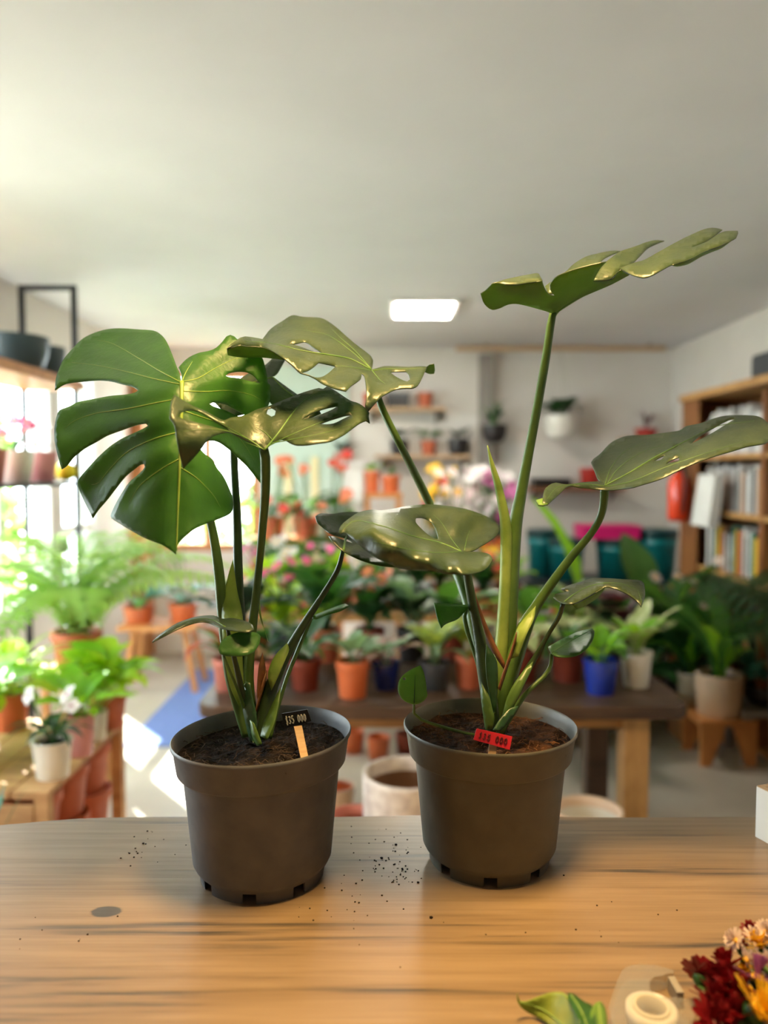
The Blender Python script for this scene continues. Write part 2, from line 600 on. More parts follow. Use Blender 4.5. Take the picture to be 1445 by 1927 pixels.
# mint-painted panel with battens beside the garden window
pa, pb = at(503, 800, 6.24), at(655, 800, 6.24)
mint = struct(MB().box(pa.x, 6.26, 0.0, pb.x, YB, 2.36).build('trim_2', 'mint_paint'))
for i in range(6):
    x = pa.x + (pb.x - pa.x) * (i + 0.5) / 6
    MB().box(x - 0.03, 6.235, 0.0, x + 0.03, 6.26, 1.62).build('batten', 'yellow_cloth' if i in (1, 3) else 'mint_paint', mint)
# added post, grey for a wall's shadow edge, and the wooden rail under the ceiling
q0, q1 = at(903, 700, 6.2), at(928, 700, 6.2)
struct(MB().box(q0.x, 6.2, 0, q1.x, YB, 2.44).build('shadow_edge_post', 'grey_paint'))
r0, r1 = at(858, 656, 6.1), at(1252, 656, 6.1)
rail = empty('hanging_rail', (r0.x, 6.1, r0.z), 'long pale wooden rail mounted high across the back wall', 'rail')
MB().box(r0.x, 6.08, r0.z - 0.018, r1.x, 6.12, r0.z + 0.018).build('rod', 'stick_wood', rail)
for x in (at(915, 650, 6.1).x, at(1222, 650, 6.1).x):
    MB().box(x - 0.012, 6.085, r0.z + 0.018, x + 0.012, 6.115, ZC).build('bracket', 'grey_paint', rail)

# ceiling light panel
cl = at(797, 572, 4.72)
lt = empty('ceiling_light', (cl.x, 4.72, ZC), 'square lit LED panel on the ceiling', 'ceiling light')
MB().box(cl.x - 0.20, 4.50, ZC - 0.022, cl.x + 0.20, 4.94, ZC).build('frame', 'white_paint', lt)
MB().box(cl.x - 0.17, 4.53, ZC - 0.03, cl.x + 0.17, 4.91, ZC - 0.0225).build('diffuser', 'led_panel', lt)
# warm round lamp on the ceiling over the counter
LX, LY = 0.10, 0.84
sl = empty('ceiling_lamp', (LX, LY, ZC), 'round warm ceiling lamp with a metal ring above the wooden counter', 'ceiling lamp')
MB().lathe([(0.001, 0), (0.23, 0), (0.23, -0.05), (0.215, -0.05), (0.21, -0.02), (0.001, -0.02)], 40, (LX, LY, ZC)).build('housing', 'black_metal', sl, True)
MB().lathe([(0.209, -0.021), (0.205, -0.040), (0.12, -0.052), (0.001, -0.055)], 40, (LX, LY, ZC)).build('diffuser', 'warm_bulb', sl, True)
pd = bpy.data.lights.new('ceiling_lamp_light', 'AREA')
pd.shape = 'DISK'
pd.size = 0.40
pd.energy = 15
pd.color = (1.0, 0.65, 0.25)
pd.spread = math.radians(120)
po = link('ceiling_lamp_light', pd)
po.location = (LX, LY, ZC - 0.06)

# ------------------------------------------------------------------ the counter
ct = empty('counter', (0, 0.75, 0), 'pale knotty wooden counter the two big potted plants stand on', 'counter')
N_ = 60
top = []
for i in range(N_ + 1):
    x = -1.25 + 2.5 * i / N_
    e = 1.232 + 0.004 * math.sin(x * 5 + 1) + 0.003 * math.sin(x * 13)
    if x < -0.48:
        e -= 0.020 * min(1, (-0.48 - x) / 0.14) * (1 + 0.3 * math.sin(x * 17))
    top.append((x, e))
vs, fs = [], []
for z, dy in ((CT, -0.004), (CT - 0.006, 0.0), (CT - 0.05, -0.006)):
    for x, e in top:
        vs.append((x, e + dy, z))
n = N_ + 1
for r in range(2):
    for i in range(N_):
        fs.append((r * n + i, r * n + i + 1, (r + 1) * n + i + 1, (r + 1) * n + i))
vs += [(-1.25, 0.28, CT), (1.25, 0.28, CT), (-1.25, 0.28, CT - 0.05), (1.25, 0.28, CT - 0.05)]
a = 3 * n
fs += [tuple([a, a + 1] + [i for i in range(N_, -1, -1)]), tuple([a + 3, a + 2] + [2 * n + i for i in range(n)]),
       (a + 2, a + 3, a + 1, a), (a, 0, n, 2 * n, a + 2), (a + 3, 2 * n + N_, n + N_, N_, a + 1)]
tp = link('top', mesh_of('top', vs, fs, ['counter_wood']), ct)
MB().box(-1.15, 0.38, 0, 1.15, 1.12, CT - 0.05).build('base', 'crate_wood', ct)


# ------------------------------------------------------------------ leaf sheets
def catmull(pts, closed=True, step=5.0, corner=50):
    P = [np.array(p[:2], float) for p in pts]
    n = len(P)
    out = []

    def is_corner(i):
        if not closed and (i == 0 or i == n - 1):
            return True
        a = P[i] - P[(i - 1) % n]
        b = P[(i + 1) % n] - P[i]
        c = np.dot(a, b) / (np.linalg.norm(a) * np.linalg.norm(b) + 1e-9)
        return c < math.cos(math.radians(corner))
    co = [is_corner(i) for i in range(n)]
    for i in range(n if closed else n - 1):
        p1, p2 = P[i], P[(i + 1) % n]
        p0 = P[(i - 1) % n] if not co[i] else 2 * p1 - p2
        p3 = P[(i + 2) % n] if not co[(i + 1) % n] else 2 * p2 - p1
        d = np.linalg.norm(p2 - p1)
        k = max(1, int(d / step))
        for j in range(k):
            t = j / k
            q = 0.5 * (2 * p1 + (p2 - p0) * t + (2 * p0 - 5 * p1 + 4 * p2 - p3) * t * t + (3 * p1 - p0 - 3 * p2 + p3) * t ** 3)
            out.append(q)
    if not closed:
        out.append(P[-1])
    return np.array(out)


def inside(pts, poly):
    x, y = pts[:, 0], pts[:, 1]
    r = np.zeros(len(pts), bool)
    j = len(poly) - 1
    for i in range(len(poly)):
        xi, yi = poly[i]
        xj, yj = poly[j]
        if yi != yj:
            c = ((yi > y) != (yj > y)) & (x < (xj - xi) * (y - yi) / (yj - yi) + xi)
            r ^= c
        j = i
    return r


def seg_dist(pts, line):
    d = np.full(len(pts), 1e9)
    for a, b in zip(line[:-1], line[1:]):
        ab = b - a
        t = np.clip(((pts - a) @ ab) / (ab @ ab + 1e-9), 0, 1)
        d = np.minimum(d, np.linalg.norm(pts - (a + t[:, None] * ab), axis=1))
    return d


class TPS:
    def __init__(self, ctrl, smooth=8e-3):
        C = np.array(ctrl, float)
        self.p = C[:, :2] / 100
        n = len(C)
        d = np.linalg.norm(self.p[:, None] - self.p[None], axis=2)
        K = self.u(d) + np.eye(n) * smooth
        Q = np.hstack([np.ones((n, 1)), self.p])
        A = np.vstack([np.hstack([K, Q]), np.hstack([Q.T, np.zeros((3, 3))])])
        self.w = np.linalg.lstsq(A, np.concatenate([C[:, 2], np.zeros(3)]), rcond=None)[0]
        self.n = n

    @staticmethod
    def u(r):
        return np.where(r > 1e-9, r * r * np.log(r + 1e-12), 0)

    def __call__(self, pts):
        q = np.asarray(pts, float).reshape(-1, 2) / 100
        d = np.linalg.norm(q[:, None] - self.p[None], axis=2)
        return self.u(d) @ self.w[:self.n] + np.hstack([np.ones((len(q), 1)), q]) @ self.w[self.n:]


def sheet(outline, holes=(), ctrl=(), veins=(), quilt=0.0, step=7.0, qw=16.0):
    """triangulated sheet: traced outline lifted onto a smooth curved surface; returns verts, faces (facing the viewer), depth fn"""
    o = catmull(outline, True, 5.0)
    hs = [catmull(h, True, 4.0) for h in holes]
    T = TPS(ctrl)
    vl = [catmull(v, False, 6.0) for v in veins]

    def depth(p):
        d = T(p)
        if quilt and vl:
            m = np.full(len(p), 1e9)
            for v in vl:
                m = np.minimum(m, seg_dist(p, v))
            d = d - quilt * (1 - np.exp(-(m / qw) ** 2))
        return d
    lo, hi = o.min(0), o.max(0)
    gx, gy = np.arange(lo[0] + 2, hi[0], step), np.arange(lo[1] + 2, hi[1], step)
    g = np.array([(x + (step / 2 if j % 2 else 0), y) for j, y in enumerate(gy) for x in gx])
    if len(g):
        k = inside(g, o)
        for h in hs:
            k &= ~inside(g, h)
        g = g[k]
    if len(g):
        k = seg_dist(g, np.vstack([o, o[:1]])) > 3.0
        for h in hs:
            k &= seg_dist(g, np.vstack([h, h[:1]])) > 3.0
        g = g[k]
    pts, edges = [], []
    for loop in [o] + hs:
        b = len(pts)
        pts += [tuple(p) for p in loop]
        edges += [(b + i, b + (i + 1) % len(loop)) for i in range(len(loop))]
    pts += [tuple(p) for p in g]
    r = delaunay_2d_cdt([Vector(p) for p in pts], edges, [], 0, 1e-4)
    V = np.array([(v.x, v.y) for v in r[0]])
    F = np.array([list(f) for f in r[2]])
    cen = V[F].mean(1)
    k = inside(cen, o)
    for h in hs:
        k &= ~inside(cen, h)
    F = F[k]
    D = depth(V)
    W = [at(p[0], p[1], d) for p, d in zip(V, D)]
    faces = []
    eye = Vector((0, 0, CAM_Z))
    for f in F:
        f = [int(i) for i in f]
        nrm = (W[f[1]] - W[f[0]]).cross(W[f[2]] - W[f[0]])
        if nrm.dot(eye - W[f[0]]) < 0:
            f.reverse()
        faces.append(tuple(f))
    return W, faces, depth


def leaf(parent, patches, mats=('monstera_top', 'monstera_under'), thick=0.0014, veins=(), ctrl=None, vein_r=0.0011, vein_mat='vein_pale',
         mid_r=0.0022, name='leaf'):
    """patches: dicts outline, holes, ctrl, top (upper side faces viewer), veins (quilting)"""
    vs, fs, dep = [], [], None
    for p in patches:
        W, F, d = sheet(p['o'], p.get('h', ()), p.get('c', ctrl), p.get('v', veins), p.get('q', 0.0045), p.get('s', 7.0))
        dep = dep or d
        b = len(vs)
        vs += W
        top = p.get('top', True)
        fs += [tuple(i + b for i in (f if top else f[::-1])) for f in F]
    o = link(name, mesh_of(name, vs, fs, list(mats), True), parent)
    s = o.modifiers.new('thickness', 'SOLIDIFY')
    s.thickness = thick
    s.offset = -1
    s.material_offset = 1
    for i, v in enumerate(veins):
        pl = catmull(v, False, 6.0)
        dd = dep(pl)
        P = [at(q[0], q[1], d - 0.0002) for q, d in zip(pl, dd)]
        r0 = mid_r if i == 0 else vein_r
        R = [r0 * (1 - 0.75 * k / (len(P) - 1)) for k in range(len(P))]
        MB().tube(P, R, 6).build('midrib' if i == 0 else 'vein', vein_mat, o, True)
    return o


def stem(parent, pts, rpx, mat='petiole_green', name='petiole', n=12):
    """pts: (px, py, Y); rpx: radius in pixels at each point"""
    xy = catmull([(p[0], p[1]) for p in pts], False, 9.0, corner=75)
    cum = np.concatenate([[0], np.cumsum(np.linalg.norm(np.diff(xy, axis=0), axis=1))])
    ks = [int(np.argmin(np.linalg.norm(xy - np.array(p[:2]), axis=1))) for p in pts]
    tt = cum[ks]
    Y = np.interp(cum, tt, [p[2] for p in pts])
    rp = rpx if hasattr(rpx, '__len__') else [rpx] * len(pts)
    R = np.interp(cum, tt, rp)
    P = [at(x[0], x[1], y) for x, y in zip(xy, Y)]
    return MB().tube(P, [r * y / FPX for r, y in zip(R, Y)], n).build(name, mat, parent, True)


# ------------------------------------------------------------------ big grey nursery pots with soil
def nursery_pot(parent, c, mat, soil_mat, fibre_mat, shear=0.0, rot=0.0, seed=1):
    n = 120
    prof = [(0.0865, 0.0), (0.088, 0.014), (0.0935, 0.020), (0.0965, 0.026), (0.1080, 0.148), (0.1092, 0.1525), (0.1150, 0.1545), (0.1168, 0.157), (0.1215, 0.189),
            (0.1245, 0.1925), (0.1250, 0.1965), (0.1235, 0.1985), (0.1215, 0.1965), (0.1190, 0.185), (0.1130, 0.157), (0.1060, 0.148), (0.0940, 0.030),
            (0.0850, 0.020), (0.0845, 0.0)]
    notch = [rot + 2 * PI * k / 8 for k in range(8)]

    def skip(i, k):
        if i not in (0, len(prof) - 2):
            return False
        w = 2 * PI * (k + 0.5) / n
        return any(abs((w - a + PI) % (2 * PI) - PI) < 0.115 for a in notch)
    m = MB().lathe(prof, n, (0, 0, 0), 0, skip)
    m.disc(0.093, 0.024, 48)
    for v in m.v:
        v.z += shear * v.x * max(0, v.z / 0.198)
        v.x += c[0]; v.y += c[1]; v.z += c[2]
    o = rounded(m.build('pot', mat, parent), 50)
    # soil: rough displaced surface
    vs, fs = [], []
    nr, na = 26, 84
    rs = 0.1165
    for i in range(nr + 1):
        for k in range(na):
            r = rs * i / nr
            w = 2 * PI * k / na
            x, y = r * math.cos(w), r * math.sin(w)
            h = 0.176 + 0.006 * math.exp(-(r / 0.045) ** 2)
            h += 0.0060 * noise.fractal(Vector((x * 34 + seed, y * 34, seed)), 0.9, 2.0, 5) * (1 if i < nr else 0)
            h += 0.004 * noise.noise(Vector((x * 16, y * 16 + seed, 1)))
            vs.append((c[0] + x, c[1] + y, c[2] + h + shear * x))
    for i in range(nr):
        for k in range(na):
            fs.append((i * na + k, (i + 1) * na + k, (i + 1) * na + (k + 1) % na, i * na + (k + 1) % na))
    so = link('soil', mesh_of('soil', vs, fs, [soil_mat], True), parent)
    rnd = random.Random(seed)
    f = MB()
    for i in range(420):
        r, w = 0.112 * math.sqrt(rnd.random()), rnd.random() * 2 * PI
        x, y = r * math.cos(w), r * math.sin(w)
        z = c[2] + 0.1775 + shear * x + 0.006 * math.exp(-(r / 0.045) ** 2) + 0.004 * noise.noise(Vector((x * 16, y * 16 + seed, 1))) + rnd.uniform(0, 0.005)
        d = rnd.random() * 2 * PI
        ln = rnd.uniform(0.004, 0.014)
        p0 = Vector((c[0] + x, c[1] + y, z))
        p2 = p0 + Vector((math.cos(d) * ln, math.sin(d) * ln, rnd.uniform(-0.003, 0.003)))
        p1 = (p0 + p2) / 2 + Vector((rnd.uniform(-.002, .002), rnd.uniform(-.002, .002), rnd.uniform(0, 0.004)))
        f.tube([p0, p1, p2], rnd.uniform(0.00025, 0.0007), 4)
    fo = f.build('soil_fibre', fibre_mat, so)
    fo['kind'] = 'stuff'
    return o


PL = Vector((-0.171, 1.06, CT))
PR = Vector((0.1535, 1.10, CT))
GRP = 'potted monstera plants on the counter'
mo1 = empty('potted_monstera', PL, 'potted monstera with one large split leaf facing forward, black price tag in its soil', 'potted plant', GRP)
nursery_pot(mo1, PL, 'pot_taupe', 'soil_dark', 'fibre_dark', 0.045, PI * 1.5 - 0.06, 3)
mo2 = empty('potted_monstera', PR, 'taller potted monstera with golden-lit upper leaves, red price tag in its soil', 'potted plant', GRP)
nursery_pot(mo2, PR, 'pot_olive', 'soil_brown', 'fibre_brown', 0.0, PI * 1.5 - 0.09, 8)

# ---- leaf A: the large split leaf of the left plant
A_out = [(341, 716), (338, 703), (333, 691), (324, 667), (313, 642), (302, 629), (288, 622), (263, 620), (235, 618), (214, 618), (194, 621), (173, 628), (156, 637),
         (142, 650), (129, 664), (118, 679), (111, 694), (105, 712), (103, 734), (118, 724), (131, 720), (159, 717), (187, 715), (209, 717), (228, 722),
         (242, 725), (253, 729), (260, 734), (255, 738), (239, 742), (207, 745), (180, 750), (149, 756), (129, 765), (112, 772), (106, 785), (103, 800), (102, 814),
         (103, 832), (108, 855), (113, 875), (116, 883), (125, 877), (138, 861), (156, 846), (180, 832), (201, 820), (228, 810), (256, 800), (274, 797), (278, 801),
         (268, 807), (249, 816), (228, 826), (207, 840), (187, 858), (167, 879), (150, 899), (146, 911), (151, 927), (162, 951), (170, 966), (174, 975), (184, 960),
         (201, 940), (217, 919), (235, 897), (253, 882), (264, 874), (271, 873), (272, 879), (263, 890), (242, 909), (223, 938), (212, 959), (208, 971), (210, 976),
         (221, 983), (232, 990), (249, 1000), (273, 1013), (306, 1026), (324, 1037), (331, 1043), (333, 1028), (342, 1015), (364, 997), (390, 985), (421, 973), (435, 965),
         (439, 953), (438, 937), (432, 920), (421, 897), (408, 880), (399, 864), (388, 856), (378, 846), (385, 835), (394, 829), (412, 832), (435, 848), (445, 858),
         (462, 873), (484, 900), (493, 911), (495, 887), (495, 850), (499, 800), (503, 770), (507, 757), (509, 742), (508, 724), (504, 721), (502, 706), (498, 687),
         (492, 671), (472, 652), (446, 638), (441, 633), (433, 630), (426, 633), (419, 642), (407, 654), (394, 660), (374, 664), (356, 672), (345, 681), (336, 691), (342, 706)]
A_h = [[(424, 707), (430, 702), (446, 699), (464, 700), (477, 706), (484, 714), (490, 721), (473, 718), (450, 712), (432, 710)],
       [(394, 760), (401, 757), (423, 760), (437, 767), (450, 774), (461, 780), (450, 784), (437, 778), (418, 770), (400, 764)]]
A_c = [(341, 716, 1.020), (336, 800, .990), (336, 880, .972), (331, 1040, .945), (105, 733, 1.12), (230, 618, 1.20), (300, 640, 1.135), (103, 830, 1.06), (174, 975, 1.03),
       (210, 970, 1.0), (220, 740, 1.045), (220, 840, 1.02), (435, 955, 1.02), (380, 985, .975), (493, 911, 1.10), (508, 742, 1.12), (433, 630, 1.13), (430, 740, 1.07),
       (420, 830, 1.04)]
A_v = [[(342, 718), (341, 780), (339, 850), (336, 930), (332, 1036)],
       [(341, 720), (300, 698), (262, 675), (215, 648), (185, 640)],
       [(341, 724), (290, 713), (240, 700), (185, 688), (135, 682)],
       [(340, 750), (300, 757), (240, 769), (180, 778), (140, 792), (122, 806)],
       [(340, 812), (290, 826), (240, 850), (205, 884), (186, 908), (172, 912)],
       [(338, 863), (300, 885), (262, 915), (244, 945)],
       [(343, 718), (372, 712), (405, 693), (440, 676), (466, 672)],
       [(342, 718), (350, 700), (362, 680)],
       [(343, 736), (390, 737), (430, 735), (470, 742), (490, 752)],
       [(342, 772), (380, 785), (420, 800), (455, 830), (480, 870)],
       [(340, 880), (370, 900), (400, 930), (415, 955)]]
leaf(mo1, [dict(o=A_out, h=A_h)], veins=A_v, ctrl=A_c, mid_r=0.0030, vein_r=0.0008)

# ---- leaf C: grey-green leaf in the middle of the left plant
C_out = [(494, 849), (490, 844), (470, 832), (448, 821), (433, 814), (420, 815), (404, 820), (391, 829), (380, 844), (368, 858), (353, 874), (345, 883), (339, 860), (336, 845),
         (333, 828), (330, 805), (326, 794), (320, 787), (321, 770), (323, 754), (328, 743), (339, 749), (353, 758), (368, 766), (382, 771), (397, 779), (411, 787), (422, 791),
         (433, 786), (455, 783), (470, 777), (484, 770), (505, 764), (520, 758), (542, 749), (560, 742), (578, 736), (600, 730), (608, 732), (615, 727), (622, 730), (634, 737),
         (647, 746), (660, 754), (670, 757), (677, 760), (688, 768), (695, 777), (694, 784), (696, 796), (689, 791), (677, 796), (667, 803), (650, 816), (634, 825), (619, 831),
         (597, 834), (577, 837), (555, 837), (543, 832), (530, 827), (507, 838), (500, 847)]
C_h = [[(335, 783), (343, 775), (358, 771), (371, 773), (382, 778), (397, 787), (412, 796), (426, 805), (432, 810), (420, 808), (397, 802), (375, 796), (354, 791), (342, 787)],
       [(500, 778), (504, 769), (511, 767), (519, 772), (517, 781), (511, 784)],
       [(568, 789), (581, 780), (600, 772), (622, 766), (636, 764), (624, 771), (603, 780), (584, 787)],
       [(600, 798), (616, 792), (635, 786), (653, 781), (663, 781), (648, 787), (632, 795), (619, 798)]]
C_c = [(495, 848, .985), (345, 883, .930), (322, 787, .915), (328, 744, .950), (430, 790, .975), (420, 815, .955), (470, 777, 1.03), (560, 742, 1.09), (612, 729, 1.12), (695, 790, 1.05),
       (577, 837, .965), (650, 816, 1.0), (600, 785, 1.03), (520, 790, 1.02), (380, 800, .935), (375, 769, .965)]
C_v = [[(497, 848), (520, 820), (545, 785), (565, 760), (590, 742)], [(496, 846), (460, 822), (430, 805), (390, 782), (345, 758)], [(496, 846), (470, 828), (430, 812), (390, 808), (340, 812)],
       [(500, 842), (540, 822), (590, 800), (650, 778), (686, 772)], [(505, 835), (560, 825), (620, 812), (660, 798)], [(512, 828), (500, 815), (480, 803)], [(497, 846), (478, 838), (462, 833)]]
leaf(mo1, [dict(o=C_out, h=C_h, q=0.004)], veins=C_v, ctrl=C_c, mats=('monstera_grey', 'monstera_under'), vein_mat='vein_green', mid_r=0.0016, vein_r=0.0007)

# ---- leaf M: folded leaf behind A and C
M_out = [(400, 752), (440, 722), (468, 702), (497, 688), (515, 672), (537, 676), (522, 702), (513, 708), (530, 721), (562, 744), (600, 770), (604, 778), (560, 792), (520, 768), (503, 752),
         (470, 775), (430, 786)]
M_c = [(400, 752, 1.16), (515, 672, 1.25), (562, 744, 1.18), (500, 735, 1.17), (440, 780, 1.15), (600, 778, 1.15)]
leaf(mo1, [dict(o=M_out)], veins=[[(512, 710), (480, 718), (440, 735), (410, 760)], [(512, 709), (535, 732), (562, 752)]], ctrl=M_c, mats=('monstera_grey', 'monstera_under'), mid_r=0.0012)

# ---- leaf F: low leaf reaching right from the left plant
F_out = [(594, 971), (603, 966), (625, 967), (644, 964), (664, 963), (690, 965), (704, 990), (722, 1030), (746, 1066), (728, 1065), (709, 1062), (687, 1056), (659, 1044), (641, 1033),
         (627, 1019), (619, 1008), (630, 1010), (648, 1017), (664, 1022), (655, 1014), (634, 1008), (618, 1001), (607, 991), (597, 982)]
F_c = [(594, 971, 1.14), (644, 964, 1.19), (700, 990, 1.17), (722, 1040, 1.11), (746, 1066, 1.04), (659, 1044, 1.045), (620, 1009, 1.07), (618, 1000, 1.12), (648, 1013, 1.13)]
leaf(mo1, [dict(o=F_out)], veins=[[(646, 1036), (650, 1015), (662, 985), (668, 968)]], ctrl=F_c, mats=('monstera_grey', 'monstera_under'), vein_mat='vein_green')

# ---- small low leaves of the left plant
N_out = [(286, 1208), (297, 1197), (310, 1187), (325, 1177), (341, 1169), (371, 1160), (402, 1158), (417, 1164), (438, 1163), (463, 1169), (475, 1176), (478, 1184), (466, 1189), (438, 1186), (414, 1181),
         (402, 1175), (386, 1170), (365, 1172), (335, 1183), (310, 1196)]
N_c = [(286, 1208, .975), (341, 1172, 1.01), (402, 1158, 1.05), (414, 1181, 1.0), (463, 1169, 1.02), (470, 1188, .985)]
leaf(mo1, [dict(o=N_out, s=6)], veins=[[(424, 1180), (400, 1167), (371, 1165), (335, 1176), (300, 1198)]], ctrl=N_c, mats=('monstera_grey', 'monstera_under'), vein_mat='vein_green', mid_r=0.001)
O_out = [(411, 1223), (417, 1208), (432, 1196), (456, 1189), (481, 1191), (490, 1199), (487, 1214), (475, 1229), (456, 1235), (426, 1235), (414, 1231)]
leaf(mo1, [dict(o=O_out, top=False, s=6)], veins=[[(428, 1232), (450, 1212), (484, 1196)]], ctrl=[(411, 1223, .985), (456, 1189, 1.0), (490, 1199, 1.01), (456, 1235, .975)],
     mats=('monstera_grey', 'monstera_top'), vein_mat='vein_green', mid_r=0.0009)
leaf(mo1, [dict(o=[(585, 1161), (600, 1154), (625, 1144), (650, 1136), (657, 1140), (640, 1149), (615, 1156), (595, 1164)], s=6)], ctrl=[(585, 1161, 1.10), (657, 1138, 1.15), (615, 1156, 1.11)],
     mats=('monstera_top', 'monstera_under'))

# ---- petioles of the left plant
sp = (1.075,)
stem(mo1, [(342, 722, 1.045), (352, 800, 1.07), (372, 900, 1.085), (397, 986, 1.085), (411, 1071, 1.08), (420, 1163, 1.075), (434, 1270, 1.07), (452, 1340, 1.065), (466, 1385, 1.06)], [5, 6, 7, 8, 10, 11, 12, 11, 11])
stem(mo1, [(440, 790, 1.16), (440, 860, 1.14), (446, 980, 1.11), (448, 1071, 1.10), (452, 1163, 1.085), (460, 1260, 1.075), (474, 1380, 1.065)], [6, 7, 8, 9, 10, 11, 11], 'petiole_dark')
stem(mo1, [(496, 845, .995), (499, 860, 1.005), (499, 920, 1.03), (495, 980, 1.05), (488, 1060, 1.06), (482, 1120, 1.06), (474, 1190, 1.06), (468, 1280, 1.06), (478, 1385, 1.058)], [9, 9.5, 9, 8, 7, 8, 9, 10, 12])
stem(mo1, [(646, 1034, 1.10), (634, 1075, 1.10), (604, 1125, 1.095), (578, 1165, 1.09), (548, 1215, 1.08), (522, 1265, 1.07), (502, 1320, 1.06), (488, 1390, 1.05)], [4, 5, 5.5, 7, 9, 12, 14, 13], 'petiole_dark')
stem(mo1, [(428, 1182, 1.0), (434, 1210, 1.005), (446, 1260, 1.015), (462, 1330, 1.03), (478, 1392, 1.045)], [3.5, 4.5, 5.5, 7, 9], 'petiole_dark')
stem(mo1, [(420, 1232, .985), (432, 1262, .995), (452, 1310, 1.015), (474, 1380, 1.04)], [2.2, 2.6, 3, 4])
stem(mo1, [(588, 1160, 1.10), (578, 1182, 1.10), (560, 1225, 1.09), (540, 1275, 1.08), (522, 1335, 1.07), (508, 1390, 1.06)], [2.5, 3.5, 4, 4, 3.5, 3.5])
# sheaths
leaf(mo1, [dict(o=[(438, 1053), (430, 1080), (422, 1115), (417, 1163), (421, 1230), (432, 1290), (450, 1330), (458, 1300), (456, 1230), (457, 1163), (446, 1110), (441, 1075)], q=0, c=[(438, 1053, 1.085),
     (417, 1163, 1.06), (440, 1170, 1.045), (457, 1163, 1.06), (440, 1330, 1.05)])], mats=('sheath_pale', 'sheath_pale'), name='sheath')
leaf(mo1, [dict(o=[(540, 1210), (520, 1230), (508, 1252), (504, 1275), (510, 1300), (520, 1280), (535, 1245), (544, 1222)], q=0, c=[(540, 1210, 1.068), (508, 1252, 1.05), (510, 1300, 1.045), (535, 1245, 1.05)])],
     mats=('sheath_pale', 'sheath_pale'), name='sheath')
leaf(mo1, [dict(o=[(505, 1208), (498, 1185), (489, 1160), (484, 1120), (488, 1118), (493, 1165)], q=0, c=[(505, 1208, 1.07), (488, 1118, 1.08), (484, 1160, 1.07)])], mats=('sheath_pale', 'sheath_pale'), name='sheath')
leaf(mo1, [dict(o=[(527, 1295), (512, 1325), (496, 1360), (490, 1385), (502, 1392), (514, 1365), (524, 1325)], q=0, c=[(527, 1295, 1.04), (490, 1385, 1.015), (514, 1365, 1.01)])],
     mats=('petiole_green', 'sheath_pale'), name='sheath')
leaf(mo1, [dict(o=[(463, 1283), (470, 1285), (476, 1320), (482, 1350), (480, 1400), (468, 1385), (458, 1340), (456, 1300)], q=0, c=[(463, 1283, 1.03), (476, 1320, 1.015), (480, 1400, 1.01), (458, 1340, 1.02)])],
     mats=('sheath_dark', 'sheath_pale'), name='sheath')
leaf(mo1, [dict(o=[(470, 1355), (477, 1362), (486, 1385), (492, 1400), (484, 1405), (474, 1385)], q=0, c=[(470, 1355, 1.01), (492, 1400, .995), (484, 1405, 1.0)])], mats=('petiole_green', 'sheath_pale'), name='sheath')
leaf(mo1, [dict(o=[(494, 1228), (500, 1262), (492, 1300), (489, 1320), (484, 1310), (487, 1260)], q=0, c=[(494, 1228, 1.06), (489, 1320, 1.045), (484, 1260, 1.05)])], mats=('sheath_brown', 'sheath_brown'), name='sheath')
leaf(mo1, [dict(o=[(503, 1262), (500, 1300), (484, 1340), (478, 1352), (486, 1320), (495, 1285)], q=0, c=[(503, 1262, 1.05), (478, 1352, 1.03), (495, 1285, 1.035)])], mats=('sheath_brown', 'sheath_brown'), name='sheath')

# ---- leaf D: golden leaf of the right plant, reaching left
D_out = [(700, 695), (702, 678), (698, 670), (683, 658), (666, 645), (650, 631), (633, 616), (618, 605), (603, 598), (586, 597), (569, 596), (553, 593), (543, 596), (533, 603), (520, 611),
         (508, 620), (500, 630), (494, 638), (478, 635), (461, 633), (453, 635), (441, 643), (433, 649), (427, 656), (436, 652), (453, 648), (464, 650), (486, 651), (503, 655), (520, 665), (535, 675),
         (549, 686), (558, 695), (566, 702), (580, 706), (593, 712), (606, 721), (627, 730), (651, 736), (661, 726), (673, 718), (679, 713), (681, 702), (685, 706), (688, 716), (690, 733), (690, 750),
         (688, 766), (694, 774), (703, 763), (716, 748), (730, 739), (746, 732), (766, 730), (776, 730), (786, 725), (793, 713), (799, 700), (803, 690), (791, 689), (766, 690), (741, 689), (723, 689), (711, 692)]
D_h = [[(543, 646), (553, 647), (562, 645), (574, 643), (585, 650), (597, 658), (607, 664), (594, 663), (580, 658), (561, 651)],
       [(567, 701), (580, 697), (589, 691), (596, 685), (600, 682), (619, 686), (632, 689), (619, 701), (606, 709), (593, 710), (580, 705)],
       [(734, 700), (744, 699), (764, 699), (769, 706), (771, 714), (766, 718), (755, 714), (741, 706)]]
D_c = [(700, 695, 1.13), (702, 678, 1.17), (640, 625, 1.20), (553, 594, 1.24), (494, 637, 1.17), (453, 635, 1.04), (427, 656, .99), (520, 663, 1.04), (566, 702, 1.02), (600, 672, 1.07), (651, 735, 1.0), (632, 700, 1.06),
       (681, 705, 1.07), (694, 774, 1.03), (730, 738, 1.05), (776, 730, 1.06), (741, 690, 1.17), (803, 690, 1.17), (600, 640, 1.15), (540, 642, 1.12)]
D_v = [[(698, 696), (660, 676), (620, 668), (570, 660), (510, 646), (460, 642)], [(698, 694), (660, 660), (620, 632), (590, 624), (545, 618)], [(698, 694), (670, 662), (640, 635), (625, 620)],
       [(700, 697), (730, 694), (770, 694), (795, 692)], [(700, 697), (715, 715), (725, 722)], [(698, 697), (655, 690), (630, 688)]]
